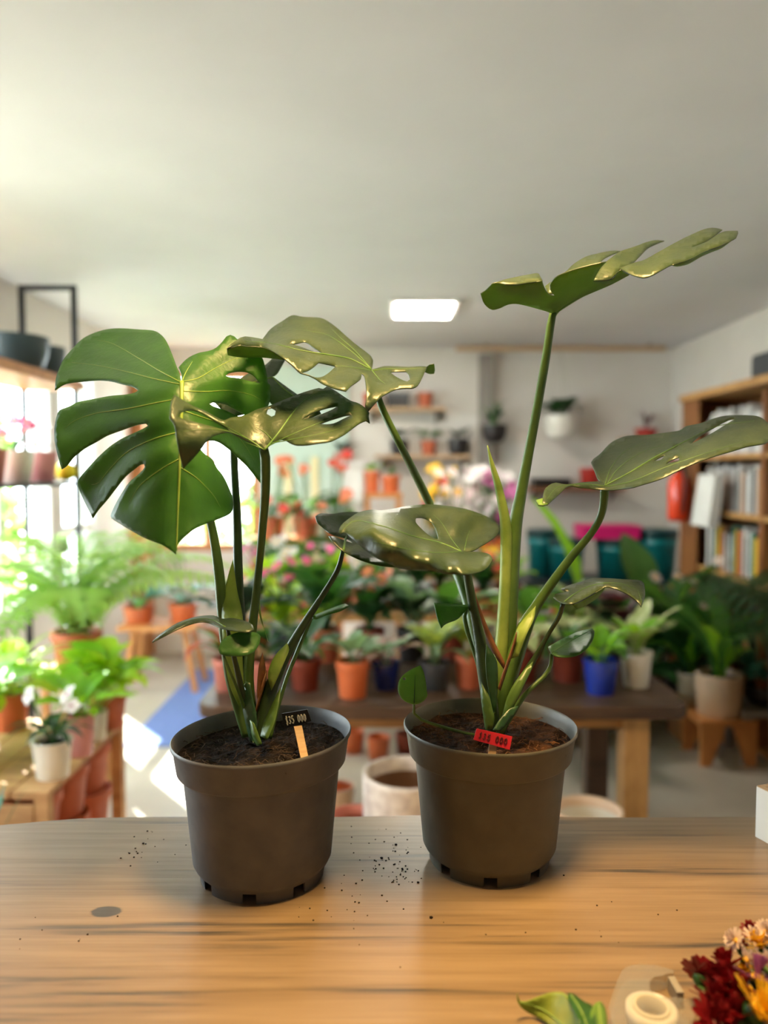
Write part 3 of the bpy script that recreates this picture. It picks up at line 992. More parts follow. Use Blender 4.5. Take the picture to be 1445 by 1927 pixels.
leaf(mo2, [dict(o=D_out, h=D_h, q=0.004),
           dict(o=[(427, 656), (436, 653), (453, 649), (464, 651), (486, 652), (503, 656), (520, 665), (535, 676), (511, 673), (491, 671), (464, 671), (445, 670), (428, 667), (427, 662)], q=0, top=False,
                c=[(427, 656, .995), (464, 651, 1.012), (520, 665, 1.043), (535, 676, 1.045), (491, 671, 1.075), (445, 670, 1.06), (428, 667, 1.03)]),
           dict(o=[(799, 700), (803, 690), (808, 686), (817, 684), (818, 696), (816, 702), (809, 703)], q=0, top=False, c=[(799, 700, 1.17), (803, 690, 1.17), (817, 684, 1.15), (816, 702, 1.2)])],
     veins=D_v, ctrl=D_c, mats=('monstera_grey', 'monstera_under'), vein_mat='vein_green', mid_r=0.0014, vein_r=0.0007)
stem(mo2, [(700, 697, 1.14), (708, 735, 1.145), (722, 775, 1.145), (752, 835, 1.14), (780, 890, 1.20), (808, 948, 1.245), (845, 1040, 1.225), (872, 1110, 1.16), (890, 1170, 1.125), (910, 1260, 1.105), (926, 1370, 1.10)],
     [4, 6, 6.5, 7, 7.5, 8, 9, 10, 11, 13, 14], 'petiole_green')

# ---- leaf E: curled dark leaf in the middle
E_out = [(868, 1038), (889, 1036), (905, 1027), (920, 1018), (935, 1006), (940, 995), (938, 988), (927, 978), (912, 970), (894, 963), (874, 957), (851, 953), (828, 950), (806, 949), (783, 950), (760, 953), (740, 957),
         (717, 960), (702, 959), (686, 961), (671, 966), (659, 974), (645, 985), (638, 995), (637, 1001), (641, 1004), (645, 1001), (652, 1003), (659, 1010), (671, 1021), (683, 1032), (699, 1044), (717, 1055),
         (738, 1064), (750, 1070), (770, 1073), (783, 1074), (806, 1075), (828, 1078), (851, 1081), (874, 1081), (897, 1077), (912, 1071), (921, 1062), (927, 1052), (921, 1043), (905, 1039), (889, 1038)]
E_h = [[(783, 974), (795, 974), (809, 980), (818, 991), (823, 1003), (825, 1014), (816, 1013), (803, 1004), (789, 991), (782, 982)]]
E_c = [(868, 1038, 1.075), (905, 1027, 1.11), (940, 995, 1.17), (894, 963, 1.19), (806, 949, 1.20), (850, 1000, 1.13), (740, 957, 1.13), (686, 962, 1.07), (638, 998, .985), (683, 1032, .955), (750, 1070, .945), (700, 990, .965),
       (760, 1016, .945), (812, 1044, .940), (862, 1066, .945), (740, 975, 1.06), (790, 1004, 1.085), (830, 1022, 1.095), (783, 1074, .948), (851, 1081, .955), (912, 1071, .975), (927, 1050, 1.01), (890, 1050, 1.03)]
E_v = [[(868, 1038), (830, 1022), (780, 1010), (720, 990), (670, 980), (645, 996)], [(868, 1038), (850, 1015), (832, 985), (815, 968)], [(874, 1036), (878, 1015), (884, 998)], [(866, 1038), (820, 1040), (760, 1032), (700, 1018)]]
leaf(mo2, [dict(o=E_out, h=E_h, q=0.004)], veins=E_v, ctrl=E_c, mats=('monstera_grey', 'monstera_under'), vein_mat='vein_green', mid_r=0.0012, vein_r=0.0006)
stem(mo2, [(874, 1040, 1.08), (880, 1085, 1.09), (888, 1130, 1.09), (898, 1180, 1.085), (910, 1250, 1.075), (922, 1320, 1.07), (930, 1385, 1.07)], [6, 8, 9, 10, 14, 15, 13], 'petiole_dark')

# ---- leaf G: the tall leaf at upper right
G_patches = [
    dict(o=[(1037, 588), (1016, 581), (976, 571), (955, 572), (942, 578), (926, 582), (915, 576), (908, 566), (904, 552), (913, 546), (926, 533), (933, 531), (949, 534), (971, 535), (991, 532), (1020, 528), (1025, 542),
            (1032, 552), (1043, 556), (1035, 545), (1034, 536), (1043, 523), (1057, 515), (1088, 504), (1124, 495), (1140, 492), (1131, 501), (1122, 515), (1116, 528), (1150, 525), (1158, 515), (1168, 507), (1184, 516), (1150, 534), (1120, 547), (1095, 558),
            (1070, 573), (1052, 585), (1046, 593)], top=False,
         c=[(1040, 590, 1.13), (976, 571, 1.09), (915, 576, 1.05), (904, 552, 1.03), (949, 534, 1.015), (1020, 528, 1.03), (1035, 552, 1.06), (1043, 523, 1.03), (1088, 504, 1.01), (1140, 492, 1.0), (1116, 528, 1.08), (1095, 558, 1.12),
            (1184, 516, 1.10), (1158, 512, 1.08), (1150, 534, 1.115)], q=0.002),
    dict(o=[(933, 531), (949, 526), (976, 520), (1009, 514), (1014, 515), (1021, 528), (991, 532), (971, 535), (949, 534)], q=0, c=[(933, 531, 1.02), (976, 520, 1.055), (1012, 514, 1.07), (1021, 528, 1.03), (971, 535, 1.015)]),
    dict(o=[(1026, 538), (1034, 532), (1062, 513), (1079, 497), (1102, 483), (1124, 477), (1150, 472), (1167, 472), (1140, 484), (1128, 494), (1110, 512), (1075, 530), (1040, 552), (1030, 550)],
         q=0.001, c=[(1026, 538, 1.10), (1079, 497, 1.16), (1124, 477, 1.2), (1167, 472, 1.2), (1128, 494, 1.13), (1075, 530, 1.10), (1035, 552, 1.085)]),
    dict(o=[(1116, 528), (1122, 515), (1131, 501), (1142, 491), (1151, 484), (1167, 473), (1194, 464), (1215, 456), (1233, 452), (1250, 453), (1237, 458), (1219, 467), (1206, 480), (1192, 494), (1180, 502), (1168, 506),
            (1158, 516), (1150, 524), (1138, 527)], q=0.001, c=[(1116, 528, 1.075), (1142, 491, 1.11), (1194, 464, 1.18), (1250, 453, 1.24), (1206, 480, 1.15), (1168, 506, 1.09), (1140, 527, 1.075)]),
    dict(o=[(1166, 504), (1194, 494), (1212, 489), (1241, 473), (1266, 459), (1293, 445), (1320, 433), (1334, 429), (1347, 429), (1359, 432), (1347, 441), (1329, 453), (1300, 466), (1331, 454), (1340, 448), (1352, 440), (1365, 435),
            (1388, 434), (1389, 438), (1385, 447), (1374, 453), (1356, 462), (1338, 468), (1320, 475), (1304, 484), (1284, 492), (1264, 498), (1248, 506), (1230, 516), (1214, 522), (1199, 520), (1183, 514), (1174, 508)], q=0.0015,
         c=[(1166, 504, 1.07), (1214, 522, 1.03), (1230, 500, 1.055), (1266, 459, 1.14), (1334, 429, 1.20), (1300, 468, 1.10), (1388, 436, 1.15), (1356, 462, 1.08), (1284, 492, 1.04), (1248, 506, 1.03)]),
    dict(o=[(1264, 498), (1284, 492), (1304, 484), (1320, 475), (1338, 468), (1356, 462), (1374, 453), (1356, 466), (1338, 473), (1320, 481), (1311, 486), (1293, 496), (1274, 500)], q=0, top=False,
         c=[(1264, 498, 1.035), (1304, 484, 1.045), (1356, 462, 1.08), (1374, 453, 1.1), (1338, 473, 1.1), (1293, 496, 1.07)]),
]
G_v = [[(1042, 590), (1070, 570), (1110, 547), (1160, 522), (1182, 515)], [(1036, 588), (1010, 572), (985, 545), (980, 535)], [(1040, 588), (1010, 577), (975, 562), (940, 552)]]
leaf(mo2, G_patches, veins=G_v, ctrl=G_patches[0]['c'], mats=('monstera_grey', 'monstera_under'), vein_mat='vein_green', mid_r=0.0022, vein_r=0.0008)
stem(mo2, [(1041, 588, 1.13), (1036, 612, 1.13), (1026, 680, 1.13), (1012, 760, 1.125), (996, 845, 1.12), (981, 925, 1.115), (970, 985, 1.11), (962, 1060, 1.105), (955, 1150, 1.10), (948, 1240, 1.10), (936, 1330, 1.10), (930, 1390, 1.10)],
     [6.5, 7.5, 8, 8.5, 9, 10.5, 13, 16, 19, 20, 17, 14], 'petiole_green')
# new rolled leaf spike and sheath of the main stem
stem(mo2, [(917, 838, 1.10), (924, 868, 1.10), (936, 910, 1.10), (946, 955, 1.10), (952, 1000, 1.10), (951, 1080, 1.095), (946, 1180, 1.09), (938, 1270, 1.085), (930, 1340, 1.085)], [1, 4, 7, 9, 11, 11, 12, 13, 12], 'sheath_pale', 'rolled_leaf')

# ---- leaf H: broad leaf at the right edge
H_out = [(1136, 907), (1126, 903), (1119, 887), (1112, 870), (1116, 864), (1129, 854), (1145, 837), (1158, 828), (1180, 820), (1219, 818), (1251, 814), (1278, 810), (1291, 802), (1319, 796), (1344, 787), (1366, 782),
         (1398, 781), (1425, 783), (1441, 792), (1451, 804), (1454, 819), (1445, 831), (1434, 835), (1405, 840), (1378, 848), (1344, 858), (1310, 870), (1276, 885), (1242, 901), (1200, 914), (1190, 917), (1167, 920),
         (1149, 922), (1129, 921), (1107, 918), (1090, 917), (1076, 914), (1065, 917), (1058, 924), (1045, 936), (1030, 950), (1021, 946), (1023, 928), (1027, 918), (1038, 910), (1046, 908), (1061, 911), (1076, 911),
         (1091, 908), (1116, 906)]
H_h = [[(1229, 868), (1240, 861), (1251, 856), (1244, 865)], [(1267, 843), (1278, 835), (1273, 841)],
       [(1298, 836), (1312, 823), (1328, 813), (1344, 804), (1370, 790), (1383, 788), (1370, 796), (1346, 811), (1319, 826)], [(1251, 873), (1264, 865), (1278, 860), (1277, 867)]]
H_c = [(1137, 917, 1.075), (1112, 870, 1.16), (1180, 820, 1.22), (1250, 815, 1.20), (1344, 787, 1.19), (1425, 783, 1.15), (1454, 815, 1.07), (1405, 840, 1.01), (1310, 870, .995), (1242, 901, 1.0), (1180, 880, 1.10), (1230, 865, 1.09),
       (1330, 830, 1.08), (1030, 950, .99), (1024, 925, 1.02), (1050, 909, 1.06), (1090, 913, 1.07)]
H_v = [[(1138, 914), (1180, 892), (1230, 862), (1290, 830), (1350, 802), (1420, 792)], [(1138, 912), (1150, 880), (1175, 850), (1215, 832)], [(1140, 914), (1165, 880), (1210, 850), (1270, 830)],
       [(1140, 916), (1190, 905), (1250, 880), (1330, 852), (1400, 830)], [(1136, 914), (1090, 911), (1050, 916), (1030, 938)]]
leaf(mo2, [dict(o=H_out, h=H_h, q=0.004), dict(o=[(1008, 943), (1021, 939), (1024, 946), (1031, 950), (1022, 953), (1013, 952)], q=0, top=False, c=[(1008, 943, 1.0), (1021, 939, 1.01), (1030, 950, .99)])],
     veins=H_v, ctrl=H_c, mats=('monstera_grey', 'monstera_under'), vein_mat='vein_green', mid_r=0.0014, vein_r=0.0007)
stem(mo2, [(1138, 915, 1.08), (1136, 945, 1.085), (1130, 972, 1.09), (1112, 1004, 1.095), (1075, 1048, 1.10), (1040, 1095, 1.10), (1008, 1142, 1.10), (988, 1180, 1.095), (970, 1230, 1.09), (950, 1300, 1.085), (935, 1380, 1.08)],
     [9, 7.5, 7, 7, 8, 9, 10, 15, 18, 18, 13], 'petiole_green')
leaf(mo2, [dict(o=[(1008, 1140), (985, 1165), (972, 1185), (968, 1210), (960, 1240), (975, 1235), (990, 1195), (1004, 1165)], q=0, c=[(1008, 1140, 1.085), (972, 1185, 1.07), (960, 1240, 1.065), (990, 1195, 1.06)])],
     mats=('sheath_pale', 'sheath_pale'), name='sheath')
leaf(mo2, [dict(o=[(973, 1190), (970, 1215), (955, 1260), (942, 1300), (938, 1296), (948, 1265), (962, 1225)], q=0, c=[(973, 1190, 1.06), (942, 1300, 1.05), (962, 1225, 1.055)])], mats=('sheath_brown', 'sheath_brown'), name='sheath')
leaf(mo2, [dict(o=[(893, 1112), (906, 1150), (918, 1180), (934, 1215), (950, 1248), (948, 1260), (930, 1232), (912, 1190), (898, 1140)], q=0, c=[(893, 1112, 1.08), (934, 1215, 1.06), (948, 1258, 1.055), (912, 1190, 1.065)])],
     mats=('sheath_brown', 'sheath_brown'), name='sheath')
leaf(mo2, [dict(o=[(906, 1284), (912, 1296), (921, 1312), (926, 1335), (930, 1350), (926, 1372), (914, 1374), (908, 1340), (905, 1310)], q=0, c=[(906, 1284, 1.05), (926, 1335, 1.03), (914, 1374, 1.03), (905, 1310, 1.04)])],
     mats=('petiole_green', 'sheath_pale'), name='sheath')
leaf(mo2, [dict(o=[(915, 1212), (926, 1228), (935, 1245), (937, 1280), (934, 1330), (928, 1345), (918, 1290), (914, 1250)], q=0, c=[(915, 1212, 1.055), (935, 1245, 1.05), (930, 1340, 1.045), (914, 1260, 1.045)])],
     mats=('sheath_dark', 'sheath_pale'), name='sheath')
leaf(mo2, [dict(o=[(1003, 1244), (985, 1262), (968, 1285), (955, 1310), (948, 1335), (942, 1365), (955, 1350), (972, 1320), (988, 1285), (999, 1262)], q=0, c=[(1003, 1244, 1.06), (955, 1310, 1.035), (942, 1365, 1.03), (988, 1285, 1.04)])],
     mats=('petiole_green', 'sheath_pale'), name='sheath')
leaf(mo2, [dict(o=[(975, 1328), (958, 1335), (940, 1355), (928, 1374), (940, 1378), (955, 1362), (972, 1340)], q=0, c=[(975, 1328, 1.03), (940, 1355, 1.015), (940, 1378, 1.01)])], mats=('sheath_dark', 'sheath_pale'), name='sheath')

# ---- leaf I, J, K, L: small leaves of the right plant
I_out = [(1056, 1108), (1071, 1101), (1095, 1094), (1114, 1088), (1143, 1088), (1175, 1090), (1199, 1091), (1207, 1093), (1212, 1098), (1214, 1119), (1211, 1131), (1207, 1142), (1199, 1131), (1183, 1119), (1167, 1111),
         (1143, 1104), (1127, 1109), (1111, 1119), (1095, 1128), (1079, 1135), (1064, 1136), (1048, 1130), (1041, 1124), (1045, 1117), (1058, 1115), (1072, 1112), (1062, 1112)]
leaf(mo2, [dict(o=I_out, s=6), dict(o=[(1076, 1137), (1095, 1129), (1111, 1120), (1138, 1104), (1125, 1122), (1100, 1139), (1084, 1145)], q=0, top=False, c=[(1076, 1137, 1.03), (1138, 1104, 1.06), (1100, 1139, 1.09)])],
     veins=[[(1062, 1132), (1085, 1115), (1120, 1100), (1165, 1098), (1200, 1110), (1208, 1135)]],
     ctrl=[(1044, 1120, 1.07), (1114, 1088, 1.13), (1079, 1135, 1.02), (1143, 1104, 1.06), (1207, 1142, 1.03), (1207, 1093, 1.10), (1183, 1119, 1.05)], mats=('monstera_grey', 'monstera_under'), vein_mat='vein_green', mid_r=0.0009)
stem(mo2, [(1060, 1133, 1.04), (1052, 1160, 1.05), (1034, 1190, 1.06), (1010, 1232, 1.065), (985, 1275, 1.065), (955, 1340, 1.06), (940, 1385, 1.06)], [4.5, 4.5, 4, 5, 8, 9, 9], 'petiole_dark')
J_out = [(1032, 1217), (1056, 1203), (1087, 1189), (1114, 1182), (1118, 1187), (1116, 1200), (1108, 1214), (1095, 1227), (1084, 1233), (1064, 1236), (1045, 1234), (1037, 1227)]
leaf(mo2, [dict(o=J_out, s=6)], veins=[[(1038, 1228), (1060, 1214), (1085, 1200), (1114, 1184)]], ctrl=[(1032, 1217, 1.08), (1087, 1189, 1.13), (1116, 1185, 1.12), (1075, 1207, 1.12), (1064, 1236, 1.05), (1108, 1214, 1.07)], vein_mat='vein_green', mid_r=0.0008)
stem(mo2, [(1038, 1230, 1.07), (1036, 1252, 1.07), (1024, 1272, 1.065), (990, 1305, 1.055), (962, 1345, 1.045), (940, 1378, 1.04)], [3.5, 4, 4, 4.5, 6, 8], 'petiole_green')
K_out = [(817, 1134), (850, 1136), (887, 1139), (873, 1153), (861, 1165), (845, 1171), (836, 1176), (831, 1182), (823, 1162)]
leaf(mo2, [dict(o=K_out, s=6)], ctrl=[(817, 1134, 1.07), (887, 1139, 1.10), (831, 1182, 1.04), (861, 1165, 1.065)])
stem(mo2, [(878, 1146, 1.095), (874, 1160, 1.095), (879, 1187, 1.09), (885, 1206, 1.088), (898, 1250, 1.08), (915, 1330, 1.08), (922, 1385, 1.08)], [3, 4, 4.5, 3.5, 3, 3, 3], 'petiole_green')
L_out = [(779, 1325), (761, 1318), (750, 1303), (750, 1284), (759, 1270), (775, 1259), (791, 1252), (797, 1264), (801, 1284), (803, 1300), (804, 1308), (797, 1318), (786, 1324)]
leaf(mo2, [dict(o=L_out, h=[[(758, 1275), (762, 1274), (764, 1277), (762, 1280), (758, 1279)]], s=6)], veins=[[(779, 1324), (780, 1300), (781, 1270)]], ctrl=[(779, 1325, 1.01), (750, 1290, 1.03), (791, 1252, 1.05), (804, 1305, 1.02)],
     mats=('monstera_under', 'monstera_under'), vein_mat='petiole_dark', mid_r=0.0007)
stem(mo2, [(779, 1325, 1.012), (779, 1342, 1.02), (792, 1354, 1.03), (830, 1367, 1.03), (870, 1378, 1.03), (900, 1384, 1.035), (925, 1388, 1.05)], [2.2, 2.8, 3, 3, 2.8, 2.5, 2.5], 'petiole_green')

# ------------------------------------------------------------------ price tags
GLYPH = {'$': [[(.8, .85), (.5, 1), (.2, .8), (.5, .5), (.8, .25), (.5, 0), (.2, .15)], [(.5, 1.15), (.5, -.15)]],
         '3': [[(.15, .9), (.5, 1), (.8, .8), (.45, .52), (.85, .25), (.5, 0), (.1, .12)]],
         '5': [[(.85, 1), (.25, 1), (.2, .58), (.6, .62), (.85, .3), (.5, 0), (.12, .1)]],
         '0': [[(.5, 1), (.15, .75), (.15, .25), (.5, 0), (.85, .25), (.85, .75), (.5, 1)]]}


def price_tag(name, label, stick_px, card_px, Ys, Yc, card_mat, ink_mat, text, pen):
    """stick_px: 4 corners tl, tr, br, bl; card_px: 4 corners tl, tr, br, bl"""
    base = at((stick_px[2][0] + stick_px[3][0]) / 2, stick_px[2][1], Ys[1])
    t = empty(name, base, label, 'price tag', 'price tags in the pots')

    def slab(c, Y, th):
        f = [at(p[0], p[1], y) for p, y in zip(c, Y)]
        nrm = (f[1] - f[0]).cross(f[3] - f[0]).normalized()
        if nrm.y < 0:
            nrm = -nrm
        return MB().add(f + [p + nrm * th for p in f], [(0, 3, 2, 1), (4, 5, 6, 7), (0, 1, 5, 4), (1, 2, 6, 5), (2, 3, 7, 6), (3, 0, 4, 7)]), f, nrm
    m, _, _ = slab(stick_px, (Ys[0], Ys[0], Ys[1], Ys[1]), 0.002)
    m.build('stick', 'stick_wood', t)
    m, f, nrm = slab(card_px, Yc, 0.0012)
    co = m.build('card', card_mat, t)
    g = MB()
    ux, uy = f[1] - f[0], f[0] - f[3]
    w = 0.82 / len(text)
    for i, ch in enumerate(text):
        for line in GLYPH.get(ch, []):
            P = [f[3] + ux * (0.09 + w * (i + 0.12 + 0.76 * a)) + uy * (0.26 + 0.48 * b) - nrm * 0.0004 for a, b in line]
            g.tube(P, pen, 5)
    g.build('lettering', ink_mat, co)
    return t


price_tag('price_tag', 'black price card with chalk figures on a wooden stick, left pot', [(553, 1367), (568, 1365), (581, 1429), (567, 1432)], [(530, 1343), (578, 1335), (586, 1357), (535, 1371)],
          (1.035, .975), (1.05, 1.045, 1.045, 1.05), 'tag_black', 'chalk', '$35 000', 0.0009)
price_tag('price_tag', 'red price card with dark figures on a short wooden stick, right pot', [(921, 1398), (935, 1400), (933, 1422), (918, 1422)], [(897, 1371), (964, 1386), (959, 1411), (891, 1392)],
          (1.005, 1.0), (1.003, 1.003, 1.0, 1.0), 'tag_red', 'ink', '$35 000', 0.0008)


# ------------------------------------------------------------------ background foliage kit
def ring_strip(path, widths, cup=0.15, wave=0.0, cols=4):
    """blade along path (list of (y, z)), half-widths; returns verts, faces"""
    vs, fs = [], []
    for i, ((y, z), w) in enumerate(zip(path, widths)):
        for k in range(cols + 1):
            u = -1 + 2 * k / cols
            vs.append((u * w, y, z + abs(u) * w * cup + wave * w * math.sin(i * 1.7 + u * 2)))
    c = cols + 1
    for i in range(len(path) - 1):
        for k in range(cols):
            fs.append((i * c + k, i * c + k + 1, (i + 1) * c + k + 1, (i + 1) * c + k))
    return vs, fs


def arch(n, e0, e1):
    """unit-length arc from elevation e0 to e1 (degrees)"""
    y = z = 0.0
    out = [(0.0, 0.0)]
    for i in range(n):
        e = math.radians(e0 + (e1 - e0) * (i + 0.5) / n)
        y += math.cos(e) / n
        z += math.sin(e) / n
        out.append((y, z))
    return out


KINDS = dict(oval=(0.36, 0.17, 72, -18, 0.22), lance=(0.22, 0.085, 80, 0, 0.25), strap=(0.02, 0.035, 82, -40, 0.3), round=(0.5, 0.22, 78, -25, 0.15), heart=(0.42, 0.20, 75, -45, 0.2),
             spear=(0.45, 0.12, 84, 30, 0.3), long=(0.15, 0.075, 70, -60, 0.25), sword=(0.0, 0.045, 88, 75, 0.4))
LEAFMESH = {}


def leaf_mesh(kind, mat):
    key = (kind, mat)
    if key in LEAFMESH:
        return LEAFMESH[key]
    m = MB()
    if kind == 'fern':
        P = arch(22, 78, -25)
        m.tube([(0, y, z) for y, z in P[::3] + [P[-1]]], 0.006, 3)
        for i in range(2, 23):
            y, z = P[i]
            L = 0.15 * math.sin(PI * min(1, (i + 1.5) / 24)) ** 0.7
            for sx in (-1, 1):
                m.add([(0, y - 0.018, z), (sx * L * 0.5, y - 0.020, z + 0.01), (sx * L, y + 0.02, z - 0.02), (sx * L * 0.5, y + 0.022, z + 0.008), (0, y + 0.014, z)], [(0, 1, 2, 3, 4)])
    elif kind == 'palm':
        P = arch(16, 84, -30)
        m.tube([(0, y, z) for y, z in P[::3]], 0.008, 3)
        for i in range(5, 17):
            y, z = P[i]
            L = 0.42 * math.sin(PI * (i - 2) / 17) ** 0.6
            for sx in (-1, 1):
                m.add([(0, y - 0.012, z), (sx * L * 0.45, y + L * 0.22, z + 0.03), (sx * L, y + L * 0.5, z - 0.10), (sx * L * 0.45, y + L * 0.30, z + 0.03), (0, y + 0.012, z)], [(0, 1, 2, 3, 4)])
    elif kind == 'spathe':        # flower on a tall stem
        P = arch(8, 88, 70)
        m.tube([(0, y, z) for y, z in P], 0.012, 5)
    else:
        p, w, e0, e1, cup = KINDS[kind]
        n = 12
        P = arch(n, e0, e1)
        k0 = max(0, int(round(p * n)))
        if k0:
            m.tube([(0, y, z) for y, z in P[:k0 + 1]], 0.012, 4, 0, False)
        bl = P[k0:]
        W = []
        for i in range(len(bl)):
            t = i / (len(bl) - 1)
            if kind == 'heart':
                f = (math.sin(PI * min(1, t * 0.9 + 0.16)) ** 0.75) * (1 - 0.35 * t)
            elif kind in ('strap', 'sword'):
                f = min(1, 0.6 + t) * (1 - t ** 4)
            elif kind == 'round':
                f = math.sin(PI * min(1, 0.04 + 0.96 * t)) ** 0.55
            else:
                f = math.sin(PI * min(1, 0.03 + 0.97 * t) ** 0.85) ** 0.8
            W.append(max(0.004, w * f))
        v, f = ring_strip(bl, W, cup, 0.08)
        m.add(v, f)
    me = m.mesh('leaf_' + kind, mat, True)
    LEAFMESH[key] = me
    return me


def flower_mesh(kind, mat):
    key = ('fl_' + kind, mat)
    if key in LEAFMESH:
        return LEAFMESH[key]
    m = MB()
    if kind == 'anthurium':      # open heart-shaped spathe with spadix
        n = 14
        vs = [(0, 0, 0)]
        for k in range(n):
            a = 2 * PI * k / n
            r = 0.5 * (0.72 + 0.28 * math.cos(a)) * (1.0 - 0.35 * math.exp(-((a - PI) / 0.5) ** 2))
            vs.append((r * math.sin(a) * 1.05, r * math.cos(a) + 0.12, 0.10 * abs(math.sin(a))))
        m.add(vs, [(0, 1 + k, 1 + (k + 1) % n) for k in range(n)], 0)
        m.tube([(0, 0, 0), (0, 0.06, 0.18), (0, 0.14, 0.32)], [0.035, 0.035, 0.02], 6, 1)
        mats = [mat, 'petal_yellow']
    else:                        # five or more flat petals around a centre
        n = dict(orchid=5, daisy=12, bloom=8)[kind]
        for k in range(n):
            a = 2 * PI * k / n
            c, s = math.cos(a), math.sin(a)
            wv = 0.30 if n == 5 else 0.9 / n * 1.6
            pts = [(0.05, 0, 0), (0.28, -wv * 0.8, 0.06), (0.5, -wv * 0.45, 0.05), (0.54, 0, 0.03), (0.5, wv * 0.45, 0.05), (0.28, wv * 0.8, 0.06)]
            m.add([(x * c - y * s, x * s + y * c, z) for x, y, z in pts], [(0, 1, 2, 3, 4, 5)], 0)
        m.sphere((0, 0, 0.04), 0.10 if n == 5 else 0.16, 8, 5, 1, 0.6)
        mats = [mat, 'petal_yellow' if kind != 'orchid' else 'petal_magenta']
    me = m.mesh('flower_' + kind, mats, True)
    LEAFMESH[key] = me
    return me


POTMESH = {}


def pot_mesh(shape, rt, rb, h, mat):
    key = (shape, round(rt, 3), round(rb, 3), round(h, 3), mat)
    if key in POTMESH:
        return POTMESH[key]
    t = 0.07 * rt
    if shape == 'rim':
        prof = [(0, 0), (rb, 0), (rt * 0.94 * 0.98, h * 0.78), (rt * 0.94, h * 0.80), (rt, h * 0.80), (rt, h), (rt - t, h), (rt - 2 * t, h * 0.8), (0, h * 0.8)]
    elif shape == 'bowl':
        prof = [(0, 0), (rb * 0.5, 0), (rb * 0.9, h * 0.12), (rt * 0.95, h * 0.5), (rt, h), (rt - t, h), (rt * 0.88, h * 0.7), (0, h * 0.7)]
    elif shape == 'lip':
        prof = [(0, 0), (rb, 0), (rt, h * 0.93), (rt * 1.06, h * 0.94), (rt * 1.06, h), (rt - t, h), (rt - 1.5 * t, h * 0.8), (0, h * 0.8)]
    else:
        prof = [(0, 0), (rb * 0.96, 0), (rb, h * 0.03), (rt, h * 0.97), (rt * 0.99, h), (rt - t, h), (rt - 1.3 * t, h * 0.85), (0, h * 0.85)]
    m = MB().lathe(prof, 30)
    me = m.mesh('pot', mat, True)
    try:
        me.set_sharp_from_angle(angle=math.radians(35))
    except Exception:
        pass
    POTMESH[key] = me
    return me


def local(name, me, parent, loc=(0, 0, 0), rot=(0, 0, 0), sc=1.0):
    o = bpy.data.objects.new(name, me)
    COL.objects.link(o)
    o.parent = parent
    o.location = loc
    o.rotation_euler = rot
    o.scale = (sc, sc, sc) if not hasattr(sc, '__len__') else sc
    return o


def fit(c, az, L):
    """turn or shorten a leaf so that it stays clear of walls, bookcase and counter"""
    def ok(a, l):
        x, y = c.x - math.sin(a) * l * .9, c.y + math.cos(a) * l * .9
        lim = KXLIM if c.y < 5.1 else XR - .03
        return -1.97 < x < lim and y < YB - .04 and y > 1.3
    for k in range(8):
        for sgn in (1, -1):
            if ok(az + sgn * k * .4, L):
                return az + sgn * k * .4, L / .95
    return az, L * .6


KXLIM = 1.93


def foliage(t, specs, z0, rad, seed):
    rnd = random.Random(seed)
    for (kind, mat, n, l0, l1, t0, t1) in specs:
        me = leaf_mesh(kind, mat)
        a0 = rnd.random() * 6
        for i in range(n):
            az = a0 + i * 2.39996 + rnd.uniform(-.25, .25)
            L = rnd.uniform(l0, l1)
            az, L = fit(t.location, az, L * .95) if kind not in ('sword', 'spear') else (az, L)
            tilt = math.radians(rnd.uniform(t0, t1))
            rr = rad * 0.35 * rnd.random()
            local('leaf', me, t, (rr * -math.sin(az), rr * math.cos(az), z0), Euler((tilt, rnd.uniform(-.2, .2), az)), (L, L, L))


def flowers(t, specs, z0, seed):
    """specs: kind, petal material, count, stem length range, flower size, spread degrees"""
    rnd = random.Random(seed + 50)
    for (kind, mat, n, l0, l1, size, spread) in specs:
        fm = flower_mesh(kind, mat)
        for i in range(n):
            az = rnd.random() * 2 * PI
            L = rnd.uniform(l0, l1)
            lean = math.radians(rnd.uniform(0.15, 1) * spread)
            d = Vector((math.sin(lean) * -math.sin(az), math.sin(lean) * math.cos(az), math.cos(lean)))
            tip = d * L
            st = MB().tube([(0, 0, 0), d * L * 0.5 + Vector((0, 0, L * 0.03)), tip], 0.004, 5).mesh('stalk', 'leaf_mid')
            so = local('flower_stem', st, t, (0, 0, z0))
            e = Euler((math.radians(rnd.uniform(35, 75)), 0, rnd.uniform(-.9, .9)))
            local('flower', fm, so, tip, e, size * rnd.uniform(0.85, 1.15))


def plant(name, label, loc, pot, leaves=(), fl=(), seed=0, group='small potted plants', cat='potted plant', soil='soil_dark', rz=None):
    """pot: (shape, r top, r bottom, height, material)"""
    t = empty(name, loc, label, cat, group)
    sh, rt, rb, h, mat = pot
    local('pot', pot_mesh(sh, rt, rb, h, mat), t)
    so = MB().lathe([(0.0001, h * 0.89), (rt * 0.5, h * 0.9), (rt * 0.86, h * 0.87)], 20).mesh('soil', soil, True)
    local('soil', so, t)
    foliage(t, leaves, h * 0.86, rt, seed)
    flowers(t, fl, h * 0.86, seed)
    return t


def ptop(px, py_base, z, shape, w_px, h_px, mat, taper=0.78):
    """pot standing on plane z with its base centre at the pixel; size from pixels"""
    p = on_z(px, py_base, z)
    d = (p - Vector((0, 0, CAM_Z))).dot(ray(CX, CY).normalized())
    k = d / FPX
    rt = w_px * k / 2
    p = p + Vector((0, rt * taper * 0.9, 0))
    return p, (shape, rt, rt * taper, h_px * k * 1.03, mat)


# ------------------------------------------------------------------ dark display table
TZ = 0.648
tb = empty('display_table', (0.22, 3.1, 0), 'long dark brown wooden table with rounded corners full of potted plants', 'table')


